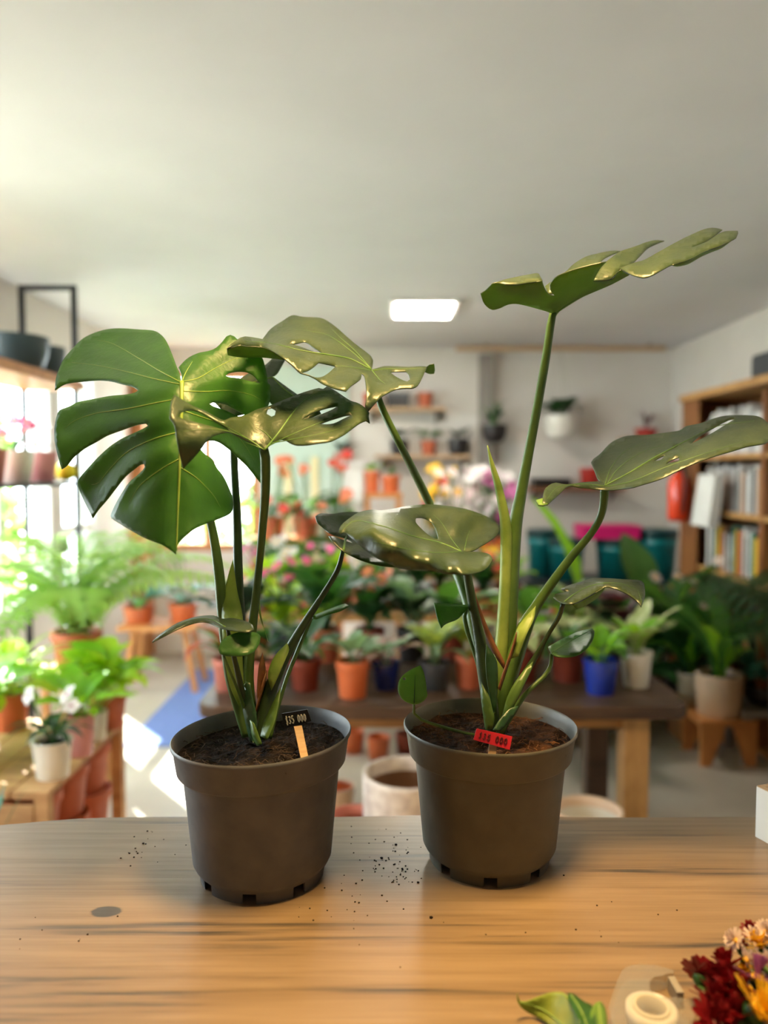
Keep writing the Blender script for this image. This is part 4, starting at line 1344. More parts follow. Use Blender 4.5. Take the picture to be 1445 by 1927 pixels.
def slab_round(x0, y0, x1, y1, z0, z1, r, seg=6):
    out = []
    for cx, cy, a in ((x1 - r, y1 - r, 0), (x0 + r, y1 - r, 90), (x0 + r, y0 + r, 180), (x1 - r, y0 + r, 270)):
        for i in range(seg + 1):
            w = math.radians(a + 90 * i / seg)
            out.append((cx + r * math.cos(w), cy + r * math.sin(w)))
    n = len(out)
    m = MB()
    m.add([(x, y, z0) for x, y in out] + [(x, y, z1) for x, y in out],
          [tuple(reversed(range(n))), tuple(range(n, 2 * n))] + [(i, (i + 1) % n, n + (i + 1) % n, n + i) for i in range(n)])
    return m


TX0, TX1, TY0, TY1 = on_z(365, 1330, TZ).x, on_z(1308, 1330, TZ).x, 2.75, 3.50
slab_round(TX0, TY0, TX1, TY1, TZ - 0.05, TZ, 0.09).build('top', 'dark_wood', tb, bevel=0.006)
ax0, ax1 = TX0 + 0.12, at(1180, 1350, 2.85).x
MB().box(ax0, 2.86, TZ - 0.115, ax1, 2.89, TZ - 0.05).build('apron', 'oak', tb)
MB().box(ax0, 3.37, TZ - 0.115, ax1, 3.40, TZ - 0.05).build('apron', 'dark_wood', tb)
for x, y, m in ((at(1190, 1450, 2.87).x, 2.87, 'post_wood'), (at(1190, 1450, 2.87).x, 3.38, 'dark_wood'), (TX0 + 0.17, 2.87, 'post_wood'), (TX0 + 0.17, 3.38, 'dark_wood')):
    MB().box(x - 0.047, y - 0.047, 0, x + 0.047, y + 0.047, TZ - 0.05).build('leg', m, tb, bevel=0.004)

G1 = 'small potted plants along the dark table'
row1 = [
    (425, 1303, 'rim', 58, 60, 'terracotta_pink', 'terracotta pot with rust-red long leaves at the left end of the dark table', [('long', 'leaf_rust', 7, .22, .32, -10, 20), ('oval', 'leaf_mid', 6, .14, .2, 0, 30)], []),
    (492, 1303, 'rim', 58, 56, 'terracotta_pink', 'pinkish terracotta pot behind the black-tagged monstera stems with green leaves', [('oval', 'leaf_deep', 9, .14, .22, 0, 30)], []),
    (572, 1302, 'rim', 62, 58, 'terracotta_dark', 'dark terracotta pot with broad deep green leaves next to the bright orange pot', [('oval', 'leaf_deep', 9, .2, .3, -10, 20), ('long', 'leaf_mid', 5, .16, .22, 0, 20)], []),
    (663, 1316, 'rim', 66, 68, 'orange_plastic', 'bright orange pot with pale silvery leaves at the front of the dark table', [('oval', 'leaf_silver', 11, .13, .19, -5, 30)], []),
    (727, 1300, 'lip', 52, 48, 'navy_glaze', 'small navy blue pot with pink and white leaves beside the orange pot', [('oval', 'leaf_pink', 6, .17, .24, -15, 15), ('round', 'leaf_silver', 5, .12, .16, 10, 30)], []),
    (818, 1302, 'taper', 62, 52, 'grey_plastic', 'dark grey pot with drooping pale striped leaves, left of the red-tagged monstera', [('long', 'leaf_silver', 8, .2, .28, 0, 35), ('oval', 'leaf_stripe', 6, .2, .26, 15, 40)], []),
    (884, 1298, 'rim', 54, 62, 'terracotta', 'terracotta pot half hidden behind the red-tagged monstera stems, with yellow striped leaves', [('oval', 'leaf_stripe', 7, .17, .23, 15, 40)], []),
    (985, 1285, 'rim', 64, 62, 'terracotta_dark', 'dark red pot with big cream and pink caladium leaves', [('heart', 'leaf_cream', 7, .2, .28, -10, 15), ('heart', 'leaf_pink', 3, .14, .2, 0, 30)], []),
    (1073, 1285, 'rim', 68, 62, 'terracotta_dark', 'brownish red glazed pot with pale leaves, left of the bright blue pot', [('heart', 'leaf_cream', 6, .18, .26, -10, 15), ('oval', 'leaf_mid', 5, .14, .2, 0, 25)], []),
    (1136, 1310, 'lip', 66, 64, 'blue_glaze', 'bright blue glazed pot with light green leaves near the right end of the table', [('oval', 'leaf_bright', 10, .14, .21, -5, 30), ('heart', 'leaf_mid', 4, .16, .22, -10, 10)], []),
    (1203, 1296, 'lip', 58, 64, 'white_glaze', 'white pot with large cream and green variegated leaves at the right end', [('spear', 'leaf_cream', 3, .22, .28, -5, 5), ('oval', 'leaf_cream', 6, .17, .22, 5, 30), ('oval', 'leaf_bright', 4, .18, .22, 20, 35)], []),
]
for i, (px, py, sh, w, h, mat, lab, lv, fl) in enumerate(row1):
    p, pot = ptop(px, py, TZ, sh, w, h, mat)
    plant('potted_plant', lab, p, pot, lv, fl, 100 + i, G1)
row2 = [
    (455, 'terracotta', 'back-row terracotta pot with dark glossy leaves at the left end of the table', [('oval', 'leaf_dark', 10, .2, .3, -10, 25)], [('bloom', 'petal_pink', 2, .24, .3, .05, 15)]),
    (535, 'grey_plastic', 'back-row plant with lime leaves and pink blooms behind the leaning monstera stem', [('oval', 'leaf_lime', 10, .18, .26, -10, 25)], [('bloom', 'petal_pink', 4, .26, .34, .06, 25)]),
    (612, 'terracotta', 'back-row plant with one very broad dark green leaf', [('oval', 'leaf_deep', 7, .28, .36, -15, 15), ('oval', 'leaf_mid', 4, .2, .25, 0, 20)], []),
    (695, 'terracotta_dark', 'back-row plant with coral coloured blooms above deep green leaves', [('oval', 'leaf_deep', 10, .18, .26, -10, 20)], [('bloom', 'petal_coral', 4, .2, .3, .055, 20)]),
    (775, 'dark_ceramic', 'back-row plant with silvery grey leaves in a black pot', [('oval', 'leaf_silver', 9, .2, .27, -10, 20), ('oval', 'leaf_dark', 5, .2, .28, 0, 20)], []),
    (850, 'terracotta_dark', 'back-row plant in a brown pot behind the small flat monstera leaf', [('oval', 'leaf_mid', 8, .2, .28, -10, 20), ('oval', 'leaf_silver', 3, .16, .22, 0, 20)], []),
    (1000, 'terracotta', 'back-row plant with fresh green leaves behind the thick monstera stem', [('heart', 'leaf_bright', 7, .22, .3, -15, 10), ('oval', 'leaf_mid', 4, .2, .26, 0, 20)], []),
    (1075, 'grey_plastic', 'back-row plant with pale cream leaves under the drooping right monstera leaf', [('oval', 'leaf_cream', 6, .2, .27, -10, 15), ('oval', 'leaf_deep', 5, .2, .26, 0, 20)], []),
    (1165, 'dark_ceramic', 'back-row plant with maroon leaves at the right end of the table', [('oval', 'leaf_maroon', 12, .16, .24, -10, 25), ('oval', 'leaf_deep', 4, .18, .24, 0, 20)], []),
]
for i, (px, mat, lab, lv, fl) in enumerate(row2):
    p, pot = ptop(px, 1247, TZ, 'rim', 58, 60, mat)
    lv = [(k_, m_, int(n_ * 1.5), a_ * 1.1, b_ * 1.25, t0_, t1_ + 15) for k_, m_, n_, a_, b_, t0_, t1_ in lv]
    plant('potted_plant', lab, p, pot, lv, fl, 130 + i, G1)

# ------------------------------------------------------------------ long bench behind the table, with flowering plants
bz = 0.70
bn = empty('plant_bench', (-0.05, 4.5, 0), 'low wooden bench crowded with flowering plants behind the dark table', 'bench')
bx0, bx1 = at(470, 1100, 4.5).x, at(985, 1100, 4.5).x
for k in range(4):
    MB().box(bx0, 4.22 + k * 0.15, bz - 0.03, bx1, 4.22 + k * 0.15 + 0.135, bz).build('slat', 'oak', bn)
for x in (bx0 + 0.06, bx1 - 0.06):
    for y in (4.27, 4.74):
        MB().box(x - 0.03, y - 0.03, 0, x + 0.03, y + 0.03, bz - 0.03).build('leg', 'post_wood', bn)
G2 = 'flowering plants on the bench'
bench = [
    (500, 'petal_magenta', 'bloom', 'leaf_lime', 'lime-leaved plant with mauve blooms at the left end of the bench'),
    (545, 'petal_white', 'bloom', 'leaf_bright', 'bright green plant with small white blooms on the bench, left of the pink cluster'),
    (592, 'petal_pink', 'anthurium', 'leaf_mid', 'plant with hot pink flower cluster on the bench'),
    (640, 'petal_coral', 'bloom', 'leaf_bright', 'light green plant with one pale coral bloom on the bench'),
    (690, 'petal_white', 'bloom', 'leaf_mid', 'plant with cream white flower heads in the middle of the bench'),
    (740, 'petal_white', 'daisy', 'leaf_silver', 'grey-leaved plant with white daisies on the bench below the curled monstera leaf'),
    (785, 'petal_pink', 'bloom', 'leaf_deep', 'deep green plant with magenta pink bloom peeking under the curled monstera leaf'),
    (830, 'petal_red', 'bloom', 'leaf_mid', 'plant with red blooms right of the pink one on the bench'),
    (905, 'petal_red', 'bloom', 'leaf_deep', 'plant with red and yellow blooms beside the thick monstera stem'),
    (960, 'petal_coral', 'bloom', 'leaf_bright', 'light green plant with orange blooms at the right end of the bench'),
]
for i, (px, pmat, fk, lm, lab) in enumerate(bench):
    p = Vector((at(px, 1100, 4.45).x, 4.36 + 0.16 * (i % 2), bz))
    plant('flowering_plant', lab, p, ('rim', .085, .062, .13, 'terracotta' if i % 3 else 'terracotta_dark'), [('oval', lm, 20, .16, .28, -10, 55)],
          [(fk, pmat, 5 if fk != 'anthurium' else 6, .16, .30, .07 if fk != 'anthurium' else .08, 35)] + ([('bloom', 'petal_yellow', 3, .2, .28, .06, 30)] if i == 8 else []), 200 + i, G2, 'flowering plant')

# ------------------------------------------------------------------ stepped stand with anthuriums at the back left
sx0, sx1 = at(468, 1000, 5.5).x, at(648, 1000, 5.5).x
ps = empty('plant_stand', ((sx0 + sx1) / 2, 5.6, 0), 'stepped wooden stand holding red anthuriums near the garden window', 'plant stand')
for y, z in ((5.34, 0.72), (5.62, 1.02)):
    MB().box(sx0, y - 0.14, z - 0.03, sx1, y + 0.14, z).build('shelf', 'orange_wood', ps)
for x in (sx0 + 0.03, sx1 - 0.03):
    MB().box(x - 0.025, 5.20, 0, x + 0.025, 5.25, 0.69).build('leg', 'orange_wood', ps)
    MB().box(x - 0.025, 5.70, 0, x + 0.025, 5.75, 0.99).build('leg', 'orange_wood', ps)
G3 = 'anthuriums on the stepped stand'
for i, (px, y, z, lab, pmat) in enumerate([
        (497, 5.34, .72, 'red anthurium on the lower step nearest the left monstera stem', 'petal_red'), (560, 5.34, .72, 'red anthurium in the middle of the lower step', 'petal_red'),
        (622, 5.34, .72, 'coral anthurium at the right end of the lower step', 'petal_coral'), (512, 5.62, 1.02, 'coral anthurium at the left of the upper step', 'petal_coral'),
        (575, 5.62, 1.02, 'tall coral-red anthurium in the middle of the upper step', 'petal_coral'), (630, 5.62, 1.02, 'red anthurium at the right of the upper step', 'petal_red')]):
    plant('anthurium', lab, (at(px, 1000, y).x, y, z), ('rim', .10, .075, .15, 'terracotta'), [('heart', 'leaf_mid' if i % 2 else 'leaf_deep', 9, .28, .40, -15, 20)],
          [('anthurium', pmat, 4, .3, .5, .105, 28)], 230 + i, G3, 'anthurium')

# ------------------------------------------------------------------ small stool with anthuriums, blue mat
s0 = on_z(305, 1300, 0)
st = empty('stool', (-1.52, 5.3, 0), 'wooden stool with splayed legs standing on the blue mat by the back window', 'stool')
MB().box(-1.80, 5.12, 0.425, -1.26, 5.48, 0.455).build('seat', 'orange_wood', st)
for sx, sy in ((-1, -1), (1, -1), (-1, 1), (1, 1)):
    MB().bar((-1.53 + sx * 0.17, 5.3 + sy * 0.10, 0.43), (-1.53 + sx * 0.25, 5.3 + sy * 0.15, 0.0), 0.036).build('leg', 'orange_wood', st)
G4 = 'anthuriums on the stool'
plant('anthurium', 'red-flowered anthurium in a shallow orange pot on the left of the stool', (at(262, 1180, 5.28).x, 5.28, .455), ('lip', .105, .085, .12, 'orange_plastic'), [('heart', 'leaf_mid', 10, .24, .36, -15, 25),
      ('oval', 'leaf_blue', 5, .24, .34, -5, 15)], [('anthurium', 'petal_red', 3, .4, .52, .11, 18)], 250, G4, 'anthurium')
plant('anthurium', 'pink-flowered anthurium in an orange pot on the right of the stool', (at(345, 1180, 5.34).x, 5.34, .455), ('lip', .10, .08, .13, 'orange_plastic'), [('heart', 'leaf_blue', 10, .24, .36, -15, 25)],
      [('anthurium', 'petal_red', 3, .42, .55, .11, 18), ('anthurium', 'petal_pink', 1, .3, .36, .09, 25)], 251, G4, 'anthurium')
tag(MB().box(-1.42, 4.12, 0.0, -0.62, 5.75, 0.008).build('floor_mat', 'blue_mat'), 'flat blue mat on the floor left of the dark table', 'mat')

# ------------------------------------------------------------------ left window: black metal rack, crates and sunlit plants
RX0, RX1, RY0, RY1 = -1.87, -1.60, 2.7, 4.02
rk = empty('shelving_rack', ((RX0 + RX1) / 2, 3.3, 0), 'black metal rack with wooden top shelf in front of the left window', 'shelving rack')
ztop = at(100, 537, RY1).z
for y in (RY0, RY1):
    for x in (RX0, RX1):
        MB().box(x - 0.013, y - 0.013, 0, x + 0.013, y + 0.013, ztop).build('post', 'black_metal', rk)
    MB().box(RX0 + 0.013, y - 0.013, ztop - 0.026, RX1 - 0.013, y + 0.013, ztop).build('crossbar', 'black_metal', rk)
zs1, zs2 = at(120, 735, RY1).z, at(120, 906, RY1).z
MB().box(RX0 - 0.013, RY0, zs1, RX1 + 0.04, RY1 + 0.02, zs1 + 0.045).build('shelf', 'orange_wood', rk)
MB().box(RX0 - 0.013, RY0, zs2 - 0.02, RX1 + 0.013, RY1 + 0.02, zs2).build('shelf', 'black_metal', rk)
for i, (y, r, lab) in enumerate([(3.62, .155, 'wide dark slate bowl on the top shelf of the black rack, nearest the frame edge'), (3.92, .11, 'smaller dark slate bowl behind on the top shelf of the black rack')]):
    b = tag(link('bowl', pot_mesh('bowl', r, r * .9, .16, 'slate_ceramic')), lab, 'bowl', 'slate bowls on the rack')
    b.location = ((RX0 + RX1) / 2 + 0.01, y, zs1 + 0.045)
G5 = 'pots on the lower shelf of the rack'
for i, (y, mat, lab, lv, fl) in enumerate([
        (3.30, 'terracotta_pink', 'pinkish pot at the very left edge on the rack shelf', [('oval', 'leaf_mid', 8, .1, .16, 0, 30)], []),
        (3.56, 'white_glaze', 'white pot with pink cyclamen flowers on the rack shelf', [('round', 'leaf_mid', 6, .08, .11, 10, 30)], [('bloom', 'petal_pink', 7, .1, .17, .06, 35)]),
        (3.82, 'pink_glaze', 'pink pot on the rack shelf next to the yellow ball', [('round', 'leaf_maroon', 7, .08, .12, 0, 30)], [('bloom', 'petal_white', 4, .1, .15, .05, 35)])]):
    plant('potted_plant', lab, ((RX0 + RX1) / 2 + 0.02, y, zs2), ('taper', .095, .075, .15, mat), lv, fl, 270 + i, G5)
yb = tag(MB().sphere((RX1 - 0.045, 3.985, zs2 + 0.052), 0.052, 16, 10).build('ball', 'yellow_plastic', None, True), 'bright yellow ball at the end of the rack shelf', 'ball')

# crate bench
cz = 0.47
cr = empty('crate_shelf', (-1.32, 2.8, 0), 'rough wooden crate shelf with stacked terracotta pots inside, under the sunlit plants', 'crate')
CX0, CX1, CY0, CY1 = -1.58, -1.08, 2.42, 3.16
for k in range(4):
    MB().box(CX0 + k * 0.127, CY0, cz - 0.022, CX0 + k * 0.127 + 0.118, CY1, cz).build('top_board', 'crate_wood', cr)
for x in (CX0 + 0.02, CX1 - 0.025):
    for y in (CY0 + 0.025, CY1 - 0.025):
        MB().box(x - 0.022, y - 0.022, 0, x + 0.022, y + 0.022, cz - 0.022).build('post', 'crate_wood', cr)
for k in range(4):
    MB().box(CX0 + 0.045, CY0, 0.04 + k * 0.10, CX1 - 0.05, CY0 + 0.018, 0.125 + k * 0.10).build('front_slat', 'crate_wood', cr)
MB().box(CX0, CY0 + 0.05, 0.02, CX1 - 0.01, CY1 - 0.05, 0.04).build('bottom_board', 'crate_wood', cr)
GP = 'empty terracotta pots inside the crate'
for i, (y, z, lab) in enumerate([(2.56, .04, 'empty terracotta pot low in the crate, nearest the counter'), (2.80, .04, 'empty terracotta pot low in the middle of the crate'), (3.03, .04, 'empty terracotta pot low at the far end of the crate'),
                               (2.56, .23, 'upper empty terracotta pot in the crate, nearest the counter'), (2.80, .23, 'upper empty terracotta pot in the middle of the crate'), (3.03, .23, 'upper empty terracotta pot at the far end of the crate')]):
    o = tag(link('terracotta_pot', pot_mesh('rim', .10, .075, .19, 'terracotta')), lab, 'pot', GP)
    o.location = (-1.20, y, z)
G6 = 'sunlit plants on the crate shelf'


def cp(px, y):
    return (at(px, 1400, y).x, y, cz)


plant('orchid', 'dark-leaved orchid in a white pot at the front of the crate shelf', cp(98, 2.56), ('lip', .064, .052, .125, 'white_glaze'), [('long', 'leaf_dark', 9, .14, .2, 0, 30), ('round', 'leaf_deep', 5, .1, .14, 10, 30)],
      [('orchid', 'petal_white', 3, .12, .2, .07, 30)], 280, G6, 'orchid')
plant('potted_plant', 'leafy plant in a tall pink pot beside the white orchid pot', cp(152, 2.76), ('taper', .05, .042, .15, 'pink_glaze'), [('oval', 'leaf_bright', 14, .14, .26, -10, 30)], [], 281, G6)
plant('potted_plant', 'small grey-white pot between the pink pot and the terracotta pot', cp(182, 2.92), ('taper', .042, .035, .11, 'white_glaze'), [('oval', 'leaf_fern', 12, .16, .26, -10, 20)], [], 282, G6)
plant('pothos', 'lime pothos spilling over a terracotta pot at the far end of the crate shelf', cp(207, 3.06), ('rim', .07, .052, .14, 'terracotta'), [('heart', 'leaf_lime', 26, .16, .34, 0, 55), ('heart', 'leaf_bright', 12, .2, .36, -10, 40)], [], 283, G6)
plant('pothos', 'bright green bushy plant behind the white orchid pot', (-1.48, 2.72, cz), ('rim', .075, .06, .15, 'terracotta_pink'), [('heart', 'leaf_bright', 20, .22, .42, -15, 35), ('round', 'leaf_lime', 12, .2, .36, -10, 30)], [], 284, G6)
plant('potted_plant', 'pale striped plant leaning over the crate shelf by the window', (-1.50, 3.04, cz), ('rim', .075, .06, .15, 'terracotta'), [('strap', 'leaf_cream', 9, .36, .52, -10, 25), ('oval', 'leaf_lime', 14, .2, .34, -10, 35)], [], 285, G6)
fs_ = empty('plant_pedestal', (-1.38, 3.42, 0), 'slim wooden pedestal carrying the big fern by the window', 'pedestal')
MB().box(-1.50, 3.30, 0.60, -1.26, 3.54, 0.63).build('top', 'crate_wood', fs_)
for sx in (-1, 1):
    for sy in (-1, 1):
        MB().box(-1.38 + sx * .10 - .014, 3.42 + sy * .10 - .014, 0, -1.38 + sx * .10 + .014, 3.42 + sy * .10 + .014, 0.60).build('leg', 'crate_wood', fs_)
plant('fern', 'large pale green fern with long fronds glowing in front of the window', (-1.38, 3.42, 0.63), ('rim', .11, .085, .16, 'terracotta'), [('fern', 'leaf_fern', 30, .55, .86, -14, 30)], [], 290, 'big fern', 'fern')
gb = empty('side_stool', (-1.36, 2.12, 0), 'low dark stool with a green plant at the lower left edge', 'stool')
MB().box(-1.50, 1.98, .30, -1.05, 2.26, .325).build('seat', 'dark_wood', gb)
for sx in (-1, 1):
    for sy in (-1, 1):
        MB().box(-1.275 + sx * .19 - .016, 2.12 + sy * .11 - .016, 0, -1.275 + sx * .19 + .016, 2.12 + sy * .11 + .016, .30).build('leg', 'dark_wood', gb)
plant('snake_plant', 'low plant with dark green blades at the lower left corner beside the crate', (-1.14, 2.14, .325), ('rim', .07, .055, .09, 'terracotta_dark'), [('sword', 'leaf_deep', 8, .16, .24, -30, 10), ('oval', 'leaf_blue', 4, .14, .2, 10, 30)], [], 295,
      'plants by the crate', 'potted plant')
tag(MB().box(-1.86, 2.30, 0, -1.62, 2.62, .78).build('planter_box', 'white_paint', bevel=.01), 'tall white planter box at the left edge by the window', 'planter')
plant('potted_plant', 'glossy green bush in a brown pot on the tall white planter box', (-1.74, 2.46, .78), ('rim', .10, .08, .16, 'terracotta_dark'), [('oval', 'leaf_bright', 18, .2, .34, -10, 35), ('oval', 'leaf_blue', 10, .2, .3, 0, 30)], [], 296, 'plants by the crate')

# ------------------------------------------------------------------ back wall: shelves, hanging pots, orchids
def wall_shelf(label, px0, px1, py, Y0=6.08, mat='stick_wood', th=0.025):
    a, b = at(px0, py, Y0), at(px1, py, Y0)
    t = empty('wall_shelf', ((a.x + b.x) / 2, YB - 0.1, a.z), label, 'shelf', 'wall shelves')
    MB().box(a.x, Y0, a.z - th, b.x, YB, a.z).build('board', mat, t)
    for x in (a.x + 0.06, b.x - 0.06):
        MB().add([(x - .008, YB - .001, a.z - th), (x + .008, YB - .001, a.z - th), (x + .008, Y0 + .05, a.z - th), (x - .008, Y0 + .05, a.z - th), (x - .008, YB - .001, a.z - .12), (x + .008, YB - .001, a.z - .12)],
                 [(0, 1, 2, 3), (0, 4, 5, 1), (3, 2, 5, 4), (0, 3, 4), (1, 5, 2)]).build('bracket', 'grey_paint', t)
    return a.z


GS = 'pots on the wall shelves'
z = wall_shelf('upper wooden shelf with a dark box and clay pots on the back wall', 683, 838, 766)
for px, w, mat, lab in ((697, .065, 'terracotta', 'terracotta pot at the left end of the upper wall shelf'), (800, .065, 'terracotta', 'terracotta pot at the right end of the upper wall shelf')):
    o = tag(link('terracotta_pot', pot_mesh('rim', w, w * .75, .12, mat)), lab, 'pot', GS)
    o.location = (at(px, 760, 6.18).x, 6.18, z)
a, b = at(728, 760, 6.15), at(770, 760, 6.15)
bxk = empty('storage_box', ((a.x + b.x) / 2, 6.19, z), 'dark lidded box between two clay pots on the upper wall shelf', 'box')
MB().box(a.x, 6.12, z, b.x, 6.26, z + .085).build('body', 'dark_ceramic', bxk)
MB().box(a.x - .006, 6.114, z + .085, b.x + .006, 6.266, z + .115).build('lid', 'grey_plastic', bxk)
z = wall_shelf('lower wooden shelf with dark pots and a planted clay pot on the back wall', 705, 885, 856)
plant('potted_plant', 'dark round pot with sparse leaves at the left of the lower wall shelf', (at(752, 850, 6.18).x, 6.18, z), ('bowl', .075, .07, .12, 'dark_ceramic'), [('oval', 'leaf_dark', 6, .12, .2, 0, 30)], [], 301, GS)
plant('potted_plant', 'clay pot with a small silvery plant in the middle of the lower wall shelf', (at(807, 850, 6.18).x, 6.18, z), ('rim', .065, .05, .115, 'terracotta'), [('oval', 'leaf_silver', 9, .12, .19, 0, 25)], [], 302, GS)
plant('potted_plant', 'black pot with dark foliage at the right of the lower wall shelf', (at(862, 850, 6.18).x, 6.18, z), ('bowl', .085, .08, .13, 'dark_ceramic'), [('oval', 'leaf_dark', 10, .1, .17, 0, 30)], [], 303, GS)
z = wall_shelf('dark narrow shelf with a red pot low on the back wall', 995, 1178, 917, mat='shelf_brown')
tr = empty('tray', (at(1035, 910, 6.18).x, 6.18, z), 'shallow black tray on the narrow shelf beside the red pot', 'tray')
a, b = at(1002, 910, 6.15), at(1072, 910, 6.15)
MB().box(a.x, 6.10, z, b.x, 6.28, z + .012).build('base', 'dark_ceramic', tr)
for x0, y0, x1, y1 in ((a.x, 6.10, b.x, 6.11), (a.x, 6.27, b.x, 6.28), (a.x, 6.11, a.x + .01, 6.27), (b.x - .01, 6.11, b.x, 6.27)):
    MB().box(x0, y0, z + .012, x1, y1, z + .07).build('side', 'dark_ceramic', tr)
o = tag(link('red_pot', pot_mesh('rim', .085, .07, .155, 'red_plastic')), 'square-shouldered red pot on the narrow back-wall shelf', 'pot', GS)
o.location = (at(1110, 910, 6.18).x, 6.18, z)
z = wall_shelf('short shelf holding a red-leaved plant beside the bookcase', 1178, 1262, 822, mat='stick_wood')
plant('potted_plant', 'small red pot with spiky dark red leaves on the short shelf near the bookcase', (at(1215, 820, 6.18).x, 6.18, z), ('rim', .09, .07, .07, 'red_plastic'), [('lance', 'leaf_maroon', 9, .12, .2, 0, 40)], [], 304, GS)


def hanging(name, label, px, py_rim, Y, rt, h, shape, mat, leaves, seed, fl=()):
    c = at(px, py_rim, Y)
    t = empty(name, (c.x, Y, c.z - h), label, 'hanging plant', 'hanging plants')
    local('pot', pot_mesh(shape, rt, rt * .8, h, mat), t)
    local('soil', MB().lathe([(.0001, h * .89), (rt * .86, h * .87)], 20).mesh('soil', 'soil_dark'), t)
    foliage(t, leaves, h * .86, rt, seed)
    for k in range(3):
        w = 2 * PI * k / 3 + .5
        top = Vector((0, 6.1 - Y, r0.z - c.z + h))
        local('cord', MB().tube([(rt * .97 * math.cos(w), rt * .97 * math.sin(w), h * .95), top], .0022, 4).mesh('cord', 'cord'), t)
    return t


hanging('hanging_planter', 'white hanging bowl with short green foliage below the wooden rail', 1055, 782, 6.06, .128, .19, 'bowl', 'white_glaze', [('oval', 'leaf_deep', 22, .18, .28, -5, 40), ('long', 'leaf_dark', 10, .2, .3, 0, 40)], 310)
hanging('hanging_planter', 'dark hanging basket with arching strap leaves next to the grey shadow-edge post', 930, 800, 6.06, .10, .14, 'bowl', 'dark_ceramic', [('strap', 'leaf_mid', 14, .18, .32, -5, 50), ('oval', 'leaf_deep', 10, .14, .2, 10, 50)], 311)
wp = at(640, 850, 6.2)
t = plant('wall_planter', 'pinkish brown pot hung on the wall beside the mint panel', (wp.x + .02, 6.225, wp.z - .16), ('taper', .072, .05, .15, 'terracotta_pink'), [('oval', 'leaf_dark', 9, .12, .18, 0, 35)], [], 312, 'hanging plants')
local('hook', MB().box(-.006, .055, .08, .006, .076, .15).mesh('hook', 'black_metal'), t)

# wooden stool-shelf with clay pots, white plinth
pd_ = empty('pot_stool', (at(720, 930, 5.7).x, 5.7, 0), 'light wooden stool with clay pots below the wall shelves', 'stool')
a, b = at(684, 928, 5.6), at(757, 928, 5.6)
zt = a.z
MB().box(a.x, 5.58, zt - .035, b.x, 5.84, zt).build('seat', 'orange_wood', pd_)
for x in (a.x + .025, b.x - .025):
    for y in (5.61, 5.81):
        MB().box(x - .018, y - .018, 0, x + .018, y + .018, zt - .035).build('leg', 'orange_wood', pd_)
MB().box(a.x + .04, 5.60, .5, b.x - .04, 5.62, .54).build('stretcher', 'orange_wood', pd_)
GT = 'clay pots on the light stool'
plant('potted_plant', 'upright clay pot with small green leaves on the left of the light stool', (at(699, 925, 5.70).x, 5.70, zt), ('rim', .062, .05, .16, 'orange_plastic'), [('oval', 'leaf_bright', 8, .08, .14, 0, 35)], [], 320, GT)
plant('potted_plant', 'wide clay pot with tiny green leaves on the right of the light stool', (at(735, 925, 5.70).x, 5.70, zt), ('rim', .075, .06, .13, 'orange_plastic'), [('oval', 'leaf_mid', 8, .07, .12, 0, 35)], [], 321, GT)
pl = empty('plinth', (at(664, 950, 5.75).x, 5.75, 0), 'plain white plinth standing between the anthuriums and the light stool', 'plinth')
a, b = at(645, 900, 5.65), at(681, 900, 5.65)
zt2 = at(660, 868, 5.65).z
MB().box(a.x, 5.65, 0.06, b.x, 5.85, zt2 - .03).build('body', 'white_paint', pl)
MB().box(a.x - .012, 5.638, zt2 - .03, b.x + .012, 5.862, zt2).build('cap', 'white_paint', pl)
MB().box(a.x + .015, 5.665, 0, b.x - .015, 5.835, 0.06).build('foot', 'white_paint', pl)

# orchid table
oz = 0.82
ot = empty('orchid_table', (at(870, 1000, 5.2).x, 5.2, 0), 'narrow table crowded with tall orchids in front of the back wall', 'table')
a, b = at(775, 1000, 5.2), at(955, 1000, 5.2)
MB().box(a.x, 5.02, oz - .03, b.x, 5.40, oz).build('top', 'oak', ot)
for x in (a.x + .03, b.x - .03):
    for y in (5.05, 5.37):
        MB().box(x - .02, y - .02, 0, x + .02, y + .02, oz - .03).build('leg', 'oak', ot)
GO = 'tall orchids on the narrow table'
for i, (px, y, mat, pm_, lab) in enumerate([
        (792, 5.10, 'orange_plastic', 'petal_red', 'orchid with two red blooms in an orange pot at the left of the narrow table'), (822, 5.30, 'white_glaze', 'petal_yellow', 'orchid with pale yellow blooms on the narrow table'),
        (850, 5.12, 'terracotta', 'petal_white', 'white orchid behind the spike of the new monstera leaf'), (880, 5.30, 'white_glaze', 'petal_pale', 'pale pink orchid in the middle of the narrow table'),
        (908, 5.12, 'terracotta', 'petal_white', 'tall white orchid near the thick monstera stem'), (938, 5.28, 'white_glaze', 'petal_magenta', 'magenta orchid at the right end of the narrow table')]):
    plant('orchid', lab, (at(px, 1000, y).x, y, oz), ('taper', .07, .055, .13, mat), [('long', 'leaf_mid', 7, .16, .26, 10, 45)], [('orchid', pm_, 2 if i == 0 else 14, .22, .60, .085, 22)], 330 + i, GO, 'orchid')

# ------------------------------------------------------------------ teal buckets on the bench at the back right
tz = at(1150, 1096, 5.45).z
bb = empty('bucket_bench', (at(1140, 1100, 5.7).x, 5.7, 0), 'dark bench carrying teal buckets along the back wall', 'bench')
a, b = at(990, 1096, 5.42), at(1285, 1096, 5.42)
MB().box(a.x, 5.42, tz - .03, b.x, 6.02, tz).build('top', 'grey_plastic', bb)
MB().box(a.x + .02, 5.46, .34, b.x - .02, 6.0, .365).build('lower_shelf', 'grey_plastic', bb)
for x in (a.x + .03, b.x - .03):
    for y in (5.46, 5.98):
        MB().box(x - .02, y - .02, 0, x + .02, y + .02, tz - .03).build('leg', 'grey_plastic', bb)
GB = 'teal buckets on the back bench'


